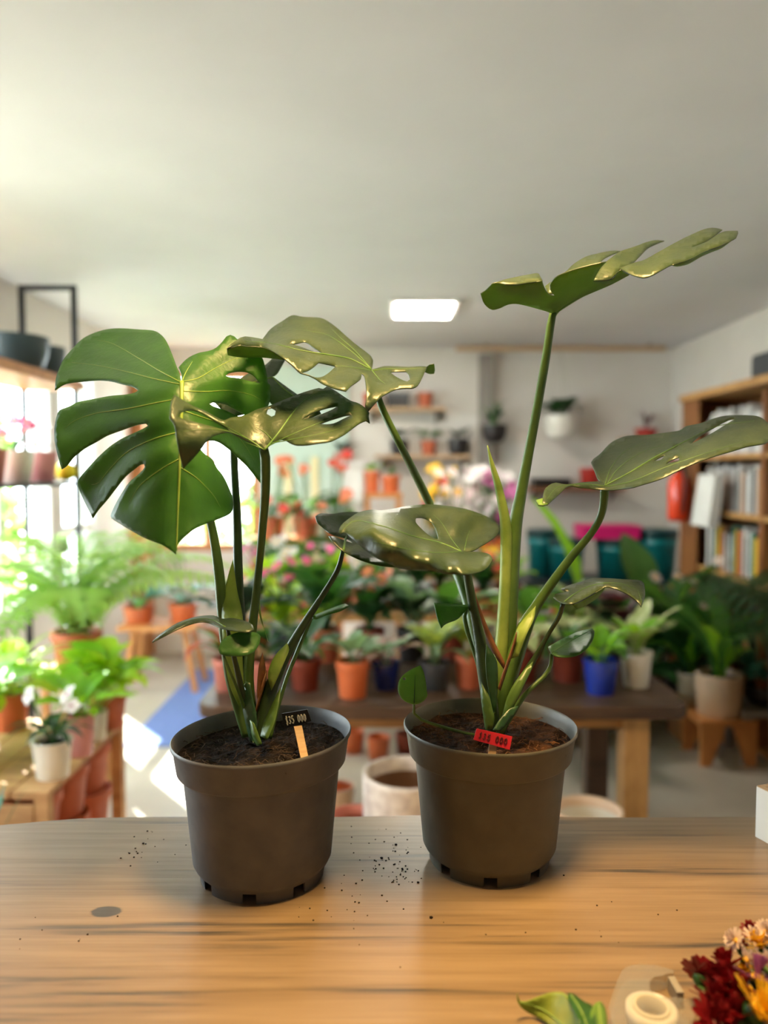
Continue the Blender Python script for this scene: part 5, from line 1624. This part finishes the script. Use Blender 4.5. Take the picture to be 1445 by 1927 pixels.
def bucket(label, px, Y, z, r=.135, h=.34, lid=True):
    x = at(px, 1050, Y).x
    t = empty('bucket', (x, Y, z), label, 'bucket', GB)
    local('body', MB().lathe([(0, 0), (r * .86, 0), (r * .97, h * .80), (r * 1.03, h * .81), (r * 1.03, h * .84), (r, h * .85), (r, h)], 28).mesh('bucket_body', 'teal_plastic', True), t)
    local('lid', MB().lathe([(r * 1.02, h * .93), (r * 1.06, h * .93), (r * 1.06, h * 1.10), (r * .98, h * 1.13), (0, h * 1.13)], 28).mesh('bucket_lid', 'teal_dark', True), t)
    return t


bucket('teal bucket with a dark lid at the left, half behind the leaning stem', 1022, 5.86, tz, .12, .31)
bucket('teal bucket with a dark lid left of the magenta box', 1066, 5.58, tz, .125, .27)
bucket('teal bucket under the magenta box', 1158, 5.62, tz, .14, .27)
bucket('rightmost teal bucket with a dark lid beside the bookcase', 1235, 5.60, tz, .14, .33)
bucket('single teal bucket on the lower shelf of the dark bench', 1226, 5.62, .365, .12, .22)
a, b = at(1092, 1012, 5.58), at(1196, 1012, 5.58)
zb = tz + .27 * 1.13
mg = empty('gift_box', ((a.x + b.x) / 2, 5.62, zb), 'flat magenta pink box lying on a teal bucket', 'box')
MB().box(a.x, 5.48, zb + .002, b.x, 5.76, zb + .06).build('body', 'magenta_card', mg)
MB().box(a.x - .006, 5.474, zb + .06, b.x + .006, 5.766, zb + .095).build('lid', 'magenta_card', mg)
# tall pale-stemmed plants in front of the buckets
GR = 'plants on the floor in front of the buckets'
tallp = plant('potted_plant', 'tall plant with pointed light green leaf rising above the buckets', (at(1095, 1200, 4.6).x, 4.6, 0.0), ('rim', .12, .09, .24, 'terracotta'), [('oval', 'leaf_mid', 10, .35, .55, -10, 20)], [], 350, GR)
local('leaf', leaf_mesh('spear', 'leaf_bright'), tallp, (0, 0, .2), Euler((math.radians(16), 0, PI / 2 + .3)), (.6, 1.25, 1.25))
plant('potted_plant', 'bushy green plant with one red bloom in front of the left buckets', (at(1045, 1200, 4.2).x, 4.2, 0.0), ('rim', .12, .09, .24, 'terracotta_dark'), [('oval', 'leaf_mid', 16, .4, .6, -10, 25)], [('bloom', 'petal_red', 3, .5, .66, .07, 15)], 351, GR)
plant('potted_plant', 'leafy green plant in front of the middle teal bucket', (at(1165, 1200, 4.45).x, 4.45, 0.0), ('rim', .12, .09, .24, 'grey_plastic'), [('oval', 'leaf_deep', 14, .35, .52, -10, 25), ('oval', 'leaf_silver', 5, .3, .5, -5, 20)], [('bloom', 'petal_pale', 3, .5, .6, .08, 20)], 352, GR)

# ------------------------------------------------------------------ bookcase on the right wall
KX, KY0, KY1, KZ = 1.95, 2.9, 5.02, 1.95
bk = empty('bookcase', ((KX + XR) / 2, 4.0, 0), 'brown wooden bookcase full of magazines and boxes along the right wall', 'bookcase')
MB().box(KX, KY1 - .035, 0, XR - .005, KY1, KZ).build('side_panel', 'shelf_brown', bk)
MB().box(KX, KY0, 0, XR - .005, KY0 + .035, KZ).build('side_panel', 'shelf_brown', bk)
MB().box(KX, 3.95, .06, XR - .02, 3.985, KZ - .035).build('divider', 'shelf_brown', bk)
MB().box(XR - .02, KY0 + .035, 0, XR - .005, KY1 - .035, KZ).build('back_panel', 'shelf_brown', bk)
MB().box(KX - .03, KY0 - .02, KZ, XR - .005, KY1 + .02, KZ + .04).build('top', 'oak', bk)
levels = [.06, .52, .92, 1.27, 1.60]
for zl in levels:
    MB().box(KX + .005, KY0 + .035, zl - .028, XR - .02, KY1 - .035, zl).build('shelf', 'oak', bk)
stl = MB().box(KX - .012, KY1 - .26, 0, KX, KY1, KZ).build('stile', 'shelf_brown', bk)
# books and magazine files, one object each
rnd = random.Random(5)
cols = ['book_white', 'book_white', 'book_grey', 'book_white', 'book_red', 'book_yellow', 'book_green', 'book_dark', 'cardboard']
cname = dict(book_white='white', book_grey='grey', book_red='dark red', book_yellow='yellow', book_green='green', book_dark='black', cardboard='tan')
BM = {}


def book_mesh(w, h, d, mat):
    k = (w, h, d, mat)
    if k not in BM:
        m = MB()
        m.box(0, 0, 0, d, w, h, 0)
        m.box(.006, .0015, h, d - .004, w - .0015, h + .0006, 1)
        m.box(-.004, 0, 0, 0, w, h, 0)
        BM[k] = m.mesh('book', [mat, 'paper_white'])
    return BM[k]


wset = [.022, .03, .038]
rowname = {1.60: 'top', 1.27: 'second', .92: 'third'}
for zl in (1.60, 1.27, .92):
    pal = {1.60: ['book_white'] * 5 + ['book_grey'], 1.27: ['book_white', 'book_white', 'book_grey', 'cardboard', 'book_white', 'book_dark'], .92: ['book_white', 'cardboard', 'book_red', 'book_yellow', 'book_green', 'book_white', 'book_dark']}[zl]
    for (ya, yb_, side) in ((3.99, 4.74, 'far'), (3.35, 3.94, 'near')):
        y = ya + .01
        i = 0
        while y < yb_:
            w = rnd.choice(wset)
            mat = pal[i % len(pal)]
            o = link('magazine' if mat == 'book_white' else 'book', book_mesh(w, rnd.choice([.22, .25, .27]), rnd.choice([.2, .23]), mat))
            o.location = (KX + .05, y, zl)
            tag(o, '%s spine in the %s row of the bookcase, %s half' % (cname[mat], rowname[zl], side), 'book', 'books in the bookcase, %s row %s %s' % (rowname[zl], side, cname[mat]))
            y += w + .003
            i += 1
for i, (y, zl, w, h, mat, lab) in enumerate([(4.86, 1.60, .16, .15, 'cardboard', 'tan cardboard box at the far end of the bookcase top row'), (4.0, .52, .3, .28, 'book_dark', 'large black storage box low in the bookcase'),
                                             (3.4, .52, .3, .26, 'cardboard', 'large tan storage box low in the bookcase')]):
    t = empty('storage_box', (KX + .17, y, zl), lab, 'box', 'boxes in the bookcase')
    MB().box(KX + .04, y - w / 2, zl, KX + .30, y + w / 2, zl + h).build('body', mat, t)
    MB().box(KX + .035, y - w / 2 - .004, zl + h, KX + .305, y + w / 2 + .004, zl + h + .025).build('lid', mat, t)
t = empty('speaker', (KX + .16, 3.98, KZ + .04), 'black box on top of the bookcase at the right edge', 'box')
MB().box(KX + .02, 3.72, KZ + .04, KX + .30, 4.16, KZ + .17).build('body', 'dark_ceramic', t, bevel=.01)
MB().box(KX + .012, 3.74, KZ + .055, KX + .02, 4.14, KZ + .155).build('front_panel', 'grey_plastic', t)
# fire extinguisher on the bookcase stile
fe = at(1313, 930, 4.86)
t = empty('fire_extinguisher', (KX - .085, 4.87, fe.z - .17), 'red fire extinguisher hung on the end of the bookcase', 'fire extinguisher')
local('cylinder', MB().lathe([(0, 0), (.055, 0), (.065, .02), (.065, .24), (.05, .285), (.022, .30), (.022, .32), (0, .32)], 24).mesh('cylinder', 'red_enamel', True), t)
local('valve', MB().box(-.02, -.02, .32, .02, .02, .35).box(-.075, -.012, .35, .03, .012, .365).mesh('valve', 'black_metal'), t)
local('handle', MB().bar((0, 0, .36), (-.08, 0, .41), .02).mesh('handle', 'red_plastic'), t)
local('hose', MB().tube([(.0, -.02, .335), (.0, -.08, .33), (.0, -.10, .25), (0, -.085, .12), (0, -.075, .06)], .01, 8).mesh('hose', 'black_metal', True), t)
local('bracket', MB().box(.06, -.03, .18, .086, .03, .22).mesh('bracket', 'black_metal'), t)
pg = at(1352, 935, 4.5)
t = empty('paper_bag', (KX - .07, 4.50, pg.z - .17), 'white paper bag hanging from the bookcase beside the fire extinguisher', 'bag')
local('body', MB().add([(-.03, -.12, 0), (.03, -.12, 0), (.03, .13, 0), (-.03, .13, 0), (-.015, -.17, .30), (.035, -.17, .30), (.035, .06, .30), (-.015, .06, .30)],
                       [(3, 2, 1, 0), (0, 1, 5, 4), (1, 2, 6, 5), (2, 3, 7, 6), (3, 0, 4, 7)]).mesh('bag_body', 'paper_white'), t)
local('handle', MB().tube([(.01, -.12, .30), (.02, -.09, .37), (.055, -.055, .385), (.02, -.02, .37), (.01, .01, .30)], .003, 6).mesh('bag_handle', 'cord'), t)

# ------------------------------------------------------------------ right floor plants
GF = 'floor plants on the right'
bs_ = on_z(1350, 1425, 0)
stl_ = empty('low_stool', (bs_.x, bs_.y, 0), 'low wooden stool with notched plank legs under the beige pot', 'stool')
z0 = .235
MB().box(bs_.x - .15, bs_.y - .13, z0 - .025, bs_.x + .15, bs_.y + .13, z0).build('seat', 'orange_wood', stl_)
for sx in (-1, 1):
    for sy in (-1, 1):
        MB().add([(bs_.x + sx * .145, bs_.y + sy * .12 - .012, z0 - .025), (bs_.x + sx * .02, bs_.y + sy * .12 - .012, z0 - .025), (bs_.x + sx * .09, bs_.y + sy * .12 - .012, 0), (bs_.x + sx * .14, bs_.y + sy * .12 - .012, 0),
                  (bs_.x + sx * .145, bs_.y + sy * .12 + .012, z0 - .025), (bs_.x + sx * .02, bs_.y + sy * .12 + .012, z0 - .025), (bs_.x + sx * .09, bs_.y + sy * .12 + .012, 0), (bs_.x + sx * .14, bs_.y + sy * .12 + .012, 0)],
                 [(0, 1, 2, 3), (4, 7, 6, 5), (0, 4, 5, 1), (1, 5, 6, 2), (2, 6, 7, 3), (3, 7, 4, 0)]).build('leg', 'orange_wood', stl_)
plant('peace_lily', 'peace lily with upright green leaves in a beige pot on the low stool', (bs_.x, bs_.y, z0), ('taper', .118, .108, .215, 'beige_glaze'), [('lance', 'leaf_mid', 16, .4, .66, -8, 22), ('lance', 'leaf_bright', 6, .35, .55, -5, 25)],
      [('anthurium', 'petal_pale', 3, .3, .5, .08, 20)], 400, GF)
rq = tag(MB().lathe([(0, 0), (.115, 0), (.115, .008), (0, .008)], 28, (bs_.x, bs_.y, z0 - .0001)).build('saucer', 'terracotta_dark'), 'thin dark red saucer under the beige pot', 'saucer') if False else None
p = on_z(1300, 1330, .0)
plant('potted_plant', 'green strappy plant in a small white pot behind the table corner', (at(1298, 1300, 4.3).x, 4.3, .24), ('taper', .075, .062, .13, 'white_glaze'), [('lance', 'leaf_bright', 10, .24, .4, -5, 30), ('strap', 'leaf_deep', 8, .3, .5, -5, 25)], [], 401, GF)
bp_ = empty('block_stand', (at(1298, 1300, 4.3).x, 4.3, 0), 'small tan block carrying the strappy plant behind the table corner', 'block')
MB().box(bp_.location.x - .09, 4.21, 0, bp_.location.x + .09, 4.39, .215).build('body', 'cardboard', bp_)
MB().box(bp_.location.x - .1, 4.20, .215, bp_.location.x + .1, 4.40, .24).build('top', 'stick_wood', bp_)
plant('parlour_palm', 'large dark green palm with feathery fronds in front of the bookcase', (1.79, 3.26, 0.0), ('taper', .13, .10, .74, 'dark_ceramic'), [('palm', 'leaf_palm', 13, .42, .66, -12, 22)], [], 402, GF, 'palm')
plant('potted_plant', 'dark foliage plant in a black planter at the right edge', (1.76, 4.42, 0), ('taper', .13, .11, .36, 'dark_ceramic'), [('lance', 'leaf_deep', 12, .4, .7, -10, 25), ('oval', 'leaf_dark', 8, .35, .55, -10, 30)], [('bloom', 'petal_pale', 4, .5, .7, .07, 25)], 403, GF)
plant('dumb_cane', 'plant with pale mottled leaves beside the bookcase end', (1.72, 4.78, 0), ('rim', .13, .1, .26, 'terracotta_dark'), [('oval', 'leaf_cream', 4, .75, .95, -6, 12), ('oval', 'leaf_deep', 14, .5, .8, -10, 25), ('spear', 'leaf_mid', 4, .8, 1.0, -8, 8)], [], 404, GF)
gx = on_z(1432, 1440, 0)
gs = empty('grey_stool', (gx.x + .06, gx.y + .12, 0), 'weathered grey stool at the right edge with a blue-green plant on it', 'stool')
gz = .28
MB().box(gx.x - .10, gx.y - .02, gz - .03, gx.x + .26, gx.y + .26, gz).build('seat', 'grey_paint', gs)
for sx in (-.07, .23):
    for sy in (.01, .23):
        MB().box(gx.x + sx - .025, gx.y + sy - .02, 0, gx.x + sx + .025, gx.y + sy + .02, gz - .03).build('leg', 'grey_paint', gs)
plant('potted_plant', 'blue-green trailing plant on the weathered grey stool', (gx.x + .06, gx.y + .12, gz), ('bowl', .09, .08, .1, 'dark_ceramic'), [('heart', 'leaf_blue', 26, .14, .26, 0, 55)], [], 405, GF)
ea = empty('easel', (at(1265, 1150, 4.9).x, 4.9, 0), 'leaning wooden easel behind the right end of the table', 'easel')
ex = ea.location.x
zt3 = at(1240, 1105, 4.9).z
for dx in (0.0, .12):
    MB().bar((ex - .12 + dx, 4.98, zt3), (ex + .12 + dx, 4.80, 0), .035).build('leg', 'orange_wood', ea)
MB().bar((ex + .12, 5.1, 0), (ex - .06, 4.99, zt3 - .02), .03).build('back_leg', 'orange_wood', ea)
MB().box(ex - .16, 4.955, zt3 - .06, ex + .06, 4.985, zt3 - .02).build('crossbar', 'orange_wood', ea)

# ------------------------------------------------------------------ pots on the floor under and before the table
GU = 'empty pots on the floor around the table'


def floor_pot(name, label, px, Y, shape, rt, rb, h, mat, inner=None):
    t = empty(name, (at(px, 1450, Y).x, Y, 0), label, 'pot', GU)
    th = rt * .09
    local('body', MB().lathe([(0, 0), (rb, 0), (rb + (rt - rb) * .5 + (.02 if shape == 'belly' else 0), h * .5), (rt, h * .97), (rt, h), (rt - th, h), (rt - th * 1.2, h * .9)], 32).mesh('pot_body', mat, True), t)
    local('inside', MB().lathe([(rt - th * 1.2, h * .9), (rb * .85, h * .12), (0, h * .1)], 32).mesh('pot_inside', inner or mat, True), t)
    return t


floor_pot('ceramic_planter', 'large crackled white planter with brown inside between the two monstera pots', 768, 2.52, 'belly', .152, .11, .50, 'crackle_white', 'clay_inside')
floor_pot('terracotta_pot', 'empty reddish terracotta pot low between the two monstera pots', 668, 2.50, 'plain', .088, .07, .36, 'terracotta_pink', 'terracotta_dark')
floor_pot('white_basin', 'cream white basin on the floor right of the tall monstera pot', 1108, 2.58, 'belly', .118, .08, .345, 'beige_glaze', 'white_glaze')
floor_pot('orange_pot', 'small orange and white pot behind the left monstera pot', 636, 3.3, 'plain', .075, .06, .13, 'beige_glaze', 'orange_plastic')
for i, (px, Y, lab, mat) in enumerate([(665, 4.05, 'orange pot on the floor beneath the table, left one of the row', 'orange_plastic'), (712, 3.95, 'orange pot on the floor beneath the table, middle of the row', 'orange_plastic'),
                                       (765, 4.0, 'dark orange pot on the floor beneath the table, right one of the row', 'terracotta_dark')]):
    floor_pot('orange_pot', lab, px, Y, 'plain', .06, .048, .12, mat)

# ------------------------------------------------------------------ outside the windows
struct(MB().box(-9, -6, -.12, XL - 3.0, 14, -.02).box(XL - 3.0, YB + .2, -.12, 6, 14, -.02).build('ground', 'asphalt'))


def shrub(label, c, rx, ry, h, mats, n, seed, leafsize=.09, name='shrub'):
    rnd = random.Random(seed)
    t = empty(name, (c[0], c[1], c[2] if len(c) > 2 else -.02), label, 'shrub', 'shrubs outside the windows')
    zb = t.location.z
    m = MB()
    for i in range(n):
        a, u = rnd.random() * 2 * PI, rnd.random() ** .4
        zz = rnd.uniform(.08, 1)
        k = math.sin(PI * min(1, .25 + zz * .72)) ** .5
        p = Vector((math.cos(a) * rx * u * k, math.sin(a) * ry * u * k, zz * h))
        s = leafsize * rnd.uniform(.6, 1.3)
        e = Euler((rnd.uniform(-1, 1), rnd.uniform(-1, 1), rnd.random() * 6)).to_matrix()
        m.add([p + e @ Vector(v) * s for v in ((0, -.9, 0), (.45, 0, .12), (0, 1, 0), (-.45, 0, .12))], [(0, 1, 2, 3)], rnd.randrange(len(mats)))
    o = local('foliage', m.mesh('foliage', mats), t)
    o['kind'] = 'stuff'
    for k in range(3):
        d = Vector((rnd.uniform(-.5, .5) * rx, rnd.uniform(-.5, .5) * ry, h * .75))
        local('branch', MB().tube([(0, 0, 0), d * .5, d], [.03, .02, .008], 6).mesh('branch', 'dark_wood'), t)
    return t


shrub('tall leafy hedge outside the left window, nearer section', (-2.8, 4.0), .25, .5, 1.6, ['leaf_bright', 'leaf_deep'], 1500, 2)
shrub('tall leafy hedge outside the left window, section before the glass door', (-2.75, 5.15), .25, .48, 2.15, ['leaf_mid', 'leaf_fern'], 1400, 3)
shrub('flowering bush in the garden behind the back window, left', (-2.1, 7.7), .55, .4, 1.5, ['leaf_bright', 'leaf_fern', 'petal_pale'], 900, 4)
shrub('green bush in the garden behind the back window, right', (-1.1, 8.0), .6, .4, 1.45, ['leaf_fern', 'leaf_mid'], 900, 5)

# ------------------------------------------------------------------ small things on the counter
# pale wooden box at the right edge
c0 = on_z(1421, 1574, CT)
c1_ = on_z(1446, 1588, CT)
wbx = empty('wooden_box', (c0.x, c0.y, CT), 'open white-painted wooden box at the right edge of the counter', 'box', rz=math.atan2(c1_.y - c0.y, c1_.x - c0.x))
H_ = at(1421, 1480, c0.y).z - CT
for nm, (x0, y0, x1, y1) in (('side', (0, 0, .20, .009)), ('side', (0, .121, .20, .13)), ('end', (0, .009, .009, .121)), ('end', (.191, .009, .20, .121))):
    o = MB().box(x0, y0, 0, x1, y1, H_).build(nm, 'white_paint', wbx, world=False)
    MB().box(x0 + .0004, y0 + .0004, H_, x1 - .0004, y1 - .0004, H_ + .0015).build('rim', 'stick_wood', o, world=False)
MB().box(.009, .009, 0, .191, .121, .008).build('bottom', 'stick_wood', wbx, world=False)

# clear tape dispenser lying on its side
tc_ = on_z(1225, 1893, CT)
td = empty('tape_dispenser', (tc_.x, tc_.y, CT), 'clear plastic tape dispenser lying flat near the flowers', 'tape dispenser')
K = (tc_ - Vector((0, 0, CAM_Z))).length / FPX


def dpx(pts, z):
    return [on_z(x, y, CT + z) for x, y in pts]


prof = [(1150, 1880), (1146, 1905), (1160, 1935), (1195, 1952), (1250, 1955), (1295, 1935), (1311, 1905), (1302, 1885), (1285, 1878), (1256, 1877), (1235, 1874), (1222, 1860), (1222, 1846), (1232, 1838), (1250, 1836), (1252, 1832), (1266, 1831),
        (1268, 1826), (1240, 1818), (1215, 1815), (1185, 1817), (1170, 1828), (1160, 1850)]
pr = [(float(x), float(y)) for x, y in catmull(prof, True, 8, 40)]
lo, hi = dpx(pr, .002), dpx(pr, .017)
lo = [Vector((p.x, p.y, CT + .001)) for p in hi]
n = len(lo)
MB().add(lo + hi, [tuple(range(n)), tuple(range(n, 2 * n))] + [(i, (i + 1) % n, n + (i + 1) % n, n + i) for i in range(n)]).build('casing', 'clear_plastic', td)
tcn = on_z(1226, 1893, CT + .017)
MB().lathe([(.0185, 0.0015), (.0185, .0150), (.0255, .0150), (.0255, .0015), (.0185, .0015)], 32, (tcn.x, tcn.y, CT)).build('tape_roll', 'paper_white', td, True)
MB().lathe([(.0150, .001), (.0150, .0178), (.0180, .0178), (.0180, .001), (.0150, .001)], 32, (tcn.x, tcn.y, CT)).build('core', 'cord', td, True)
bl = on_z(1262, 1838, CT + .017)
MB().box(bl.x - .003, bl.y - .026, CT + .001, bl.x + .004, bl.y, CT + .0175).build('cutter', 'grey_paint', td)

# cut leaves lying at the bottom
GL = 'cut leaves at the bottom of the counter'


def table_leaf(label, outline, ctrl, mats, vein):
    W, F, d = sheet(outline, (), ctrl, vein, .001, 6.0)
    o = link('cut_leaf', mesh_of('cut_leaf', W, F, mats, True))
    s = o.modifiers.new('thickness', 'SOLIDIFY')
    s.thickness = .0012
    s.offset = -1
    s.material_offset = 1
    tag(o, label, 'leaf', GL)
    for v in vein:
        pl_ = catmull(v, False, 6)
        MB().tube([at(q[0], q[1], y - .0003) for q, y in zip(pl_, d(pl_))], .0008, 5).build('midrib', 'vein_pale', o, True)


def yz(px, py, h):
    p = on_z(px, py, CT + h)
    return (px, py, p.y)


table_leaf('pale green cut leaf with curled tip at the bottom edge', [(973, 1870), (978, 1885), (990, 1886), (1010, 1878), (1040, 1867), (1062, 1870), (1075, 1890), (1090, 1925), (1095, 1960), (1060, 1960), (1035, 1930), (1005, 1912), (985, 1900), (974, 1886)],
           [yz(973, 1870, .030), yz(985, 1900, .008), yz(1040, 1867, .028), yz(1075, 1890, .034), yz(1035, 1930, .004), yz(1095, 1960, .02), yz(1060, 1960, .004)], ['leaf_stripe', 'monstera_under'], [[(978, 1886), (1020, 1900), (1060, 1930), (1080, 1955)]])
table_leaf('dark green cut leaf overlapping the pale one at the bottom edge', [(1070, 1868), (1082, 1872), (1100, 1885), (1115, 1893), (1122, 1920), (1128, 1960), (1098, 1960), (1090, 1925), (1076, 1890), (1068, 1878)],
           [yz(1070, 1868, .036), yz(1115, 1893, .03), yz(1128, 1960, .03), yz(1098, 1960, .028), yz(1090, 1920, .042)], ['monstera_top', 'monstera_under'], [[(1074, 1872), (1095, 1905), (1112, 1955)]])
table_leaf('narrow light green cut leaf beside the tape dispenser', [(1120, 1888), (1130, 1884), (1138, 1895), (1143, 1920), (1144, 1960), (1126, 1960), (1116, 1930), (1112, 1905)],
           [yz(1125, 1886, .03), yz(1138, 1900, .026), yz(1144, 1960, .02), yz(1126, 1960, .03), yz(1114, 1910, .034)], ['monstera_under', 'leaf_stripe'], [[(1126, 1888), (1130, 1920), (1134, 1956)]])

# bunch of cut flowers at the lower right
def pompon(label, px, py, h, size, mat, npet, layers, tilt, cat='flower', center='petal_yellow', back=False, seed=0):
    rnd = random.Random(seed)
    c = on_z(px, py, CT + h)
    t = empty('cut_flower', (c.x, c.y, CT + h), label, cat, 'cut flowers on the counter')
    R = Euler((math.radians(tilt[0]), math.radians(tilt[1]), rnd.random() * 6)).to_matrix()
    pm_ = MB()
    L, w = size, size * 3.0 / npet
    pm_.add([(0, -w * .3, 0), (L * .5, -w * .8, L * .03), (L * .9, -w * .6, L * .02), (L, 0, -L * .02), (L * .9, w * .6, L * .02), (L * .5, w * .8, L * .03), (0, w * .3, 0)], [(0, 1, 2, 3, 4, 5, 6)])
    pet = pm_.mesh('petal', mat)
    for l in range(layers):
        for k in range(npet):
            up = math.radians(12 + 62 * l / max(1, layers - 1 + .001) + rnd.uniform(-8, 8)) if layers > 1 else math.radians(15)
            a = 2 * PI * (k + .5 * (l % 2)) / npet + rnd.uniform(-.08, .08)
            m = R @ Matrix.Rotation(a, 3, 'Z') @ Matrix.Rotation(-up, 3, 'Y')
            o = local('petal', pet, t, R @ Vector((0, 0, size * .10 * l)), m.to_euler(), 1 - .12 * l)
    local('centre', MB().sphere((0, 0, 0), size * .28, 8, 6, 0, .7).mesh('centre', center), t, R @ Vector((0, 0, size * .06)))
    local('calyx', MB().lathe([(size * .34, -.001), (size * .30, -size * .16), (size * .10, -size * .34), (0.0005, -size * .36)], 10).mesh('calyx', 'leaf_deep', True), t, (0, 0, 0), R.to_euler())
    # stem towards the lower right, lying on the counter
    e = Vector((.10 + rnd.uniform(-.02, .04), -.12 + rnd.uniform(-.03, .03), -h + .004))
    d0 = R @ Vector((0, 0, -size * .35))
    local('stem', MB().tube([d0, d0 + e * .3 + Vector((0, 0, -h * .15)), e * .7 + Vector((0, 0, -h * .1)), e], .0016, 6).mesh('stem', 'petiole_green', True), t)
    return t


fl_specs = [
    (1385, 1770, .045, .014, 'petal_pale', 18, 3, (60, -25), 'white button flower seen from the side, topmost at the left of the bunch', 'petal_yellow'),
    (1417, 1764, .050, .013, 'petal_pale', 18, 3, (30, -10), 'white button flower beside the topmost one', 'petal_yellow'),
    (1442, 1752, .052, .013, 'petal_pale', 18, 3, (40, 10), 'white button flower at the right edge of the bunch', 'petal_yellow'),
    (1402, 1806, .046, .014, 'petal_pale', 18, 3, (60, -30), 'white button flower just above the small yellow centre', 'petal_yellow'),
    (1434, 1808, .048, .015, 'petal_pale', 18, 3, (55, 10), 'white button flower above the mauve one', 'petal_yellow'),
    (1434, 1782, .044, .019, 'petal_yellow', 18, 3, (40, 0), 'yellow daisy between the white button flowers', 'petal_yellow'),
    (1404, 1830, .034, .011, 'petal_yellow', 14, 3, (20, 0), 'small yellow flower left of the mauve one', 'petal_yellow'),
    (1425, 1845, .040, .026, 'petal_mauve', 16, 2, (25, 15), 'mauve daisy near the right edge of the bunch', 'petal_yellow'),
    (1422, 1905, .042, .036, 'petal_yellow', 22, 3, (50, 10), 'large yellow daisy at the bottom right corner', 'petal_yellow'),
    (1318, 1842, .034, .024, 'petal_crimson', 12, 3, (60, -40), 'dark red flower at the left tip of the bunch', 'petal_crimson'),
    (1372, 1822, .036, .022, 'petal_crimson', 12, 3, (50, 0), 'dark red flower below the white button flowers', 'petal_crimson'),
    (1355, 1855, .030, .026, 'petal_crimson', 14, 3, (40, -10), 'dark red flower in the middle of the bunch', 'petal_crimson'),
    (1345, 1890, .028, .027, 'petal_crimson', 14, 3, (40, -20), 'dark red flower right of the tape dispenser', 'petal_crimson'),
    (1380, 1875, .034, .026, 'petal_crimson', 14, 3, (35, 10), 'dark red flower beside the large yellow daisy', 'petal_crimson'),
    (1340, 1925, .026, .027, 'petal_crimson', 14, 3, (40, -10), 'lowest dark red flower at the bottom edge', 'petal_crimson'),
    (1412, 1752, .042, .012, 'petal_crimson', 12, 3, (40, 0), 'small dark red flower behind the topmost white ones', 'petal_crimson'),
    (1392, 1786, .036, .012, 'petal_crimson', 12, 3, (40, 0), 'small dark red flower below the topmost white one', 'petal_crimson'),
    (1392, 1920, .030, .024, 'petal_crimson', 14, 3, (40, 0), 'dark red flower left of the large yellow daisy at the bottom', 'petal_crimson'),
]
for i, (px, py, h, s_, mat, npet, lay, tilt, lab, cen) in enumerate(fl_specs):
    pompon(lab, px, py, h, s_, mat, npet, lay, tilt, center=cen, seed=i)

# soil crumbs scattered on the counter
rnd = random.Random(21)
cb = MB()
for (px, py, sx, sy, n_) in ((740, 1620, 28, 26, 46), (700, 1590, 40, 20, 14), (300, 1580, 70, 22, 22), (660, 1690, 60, 24, 16), (250, 1610, 18, 8, 10), (760, 1650, 18, 8, 18), (620, 1720, 50, 18, 8), (900, 1740, 160, 40, 8), (120, 1740, 60, 40, 8), (1200, 1740, 120, 40, 8)):
    for k in range(n_):
        p = on_z(rnd.gauss(px, sx), rnd.gauss(py, sy), CT)
        if p.y > 1.21 or (p - PL).length < .10 or (p - PR).length < .10:
            continue
        r = rnd.uniform(.0005, .0016) * (1.8 if rnd.random() < .08 else 1)
        cb.sphere((p.x, p.y, CT + r * .35), r, 5, 3, 0, .6)
tag(cb.build('soil_crumbs', 'soil_dark'), 'dark crumbs of potting soil scattered over the counter', 'soil', kind='stuff')
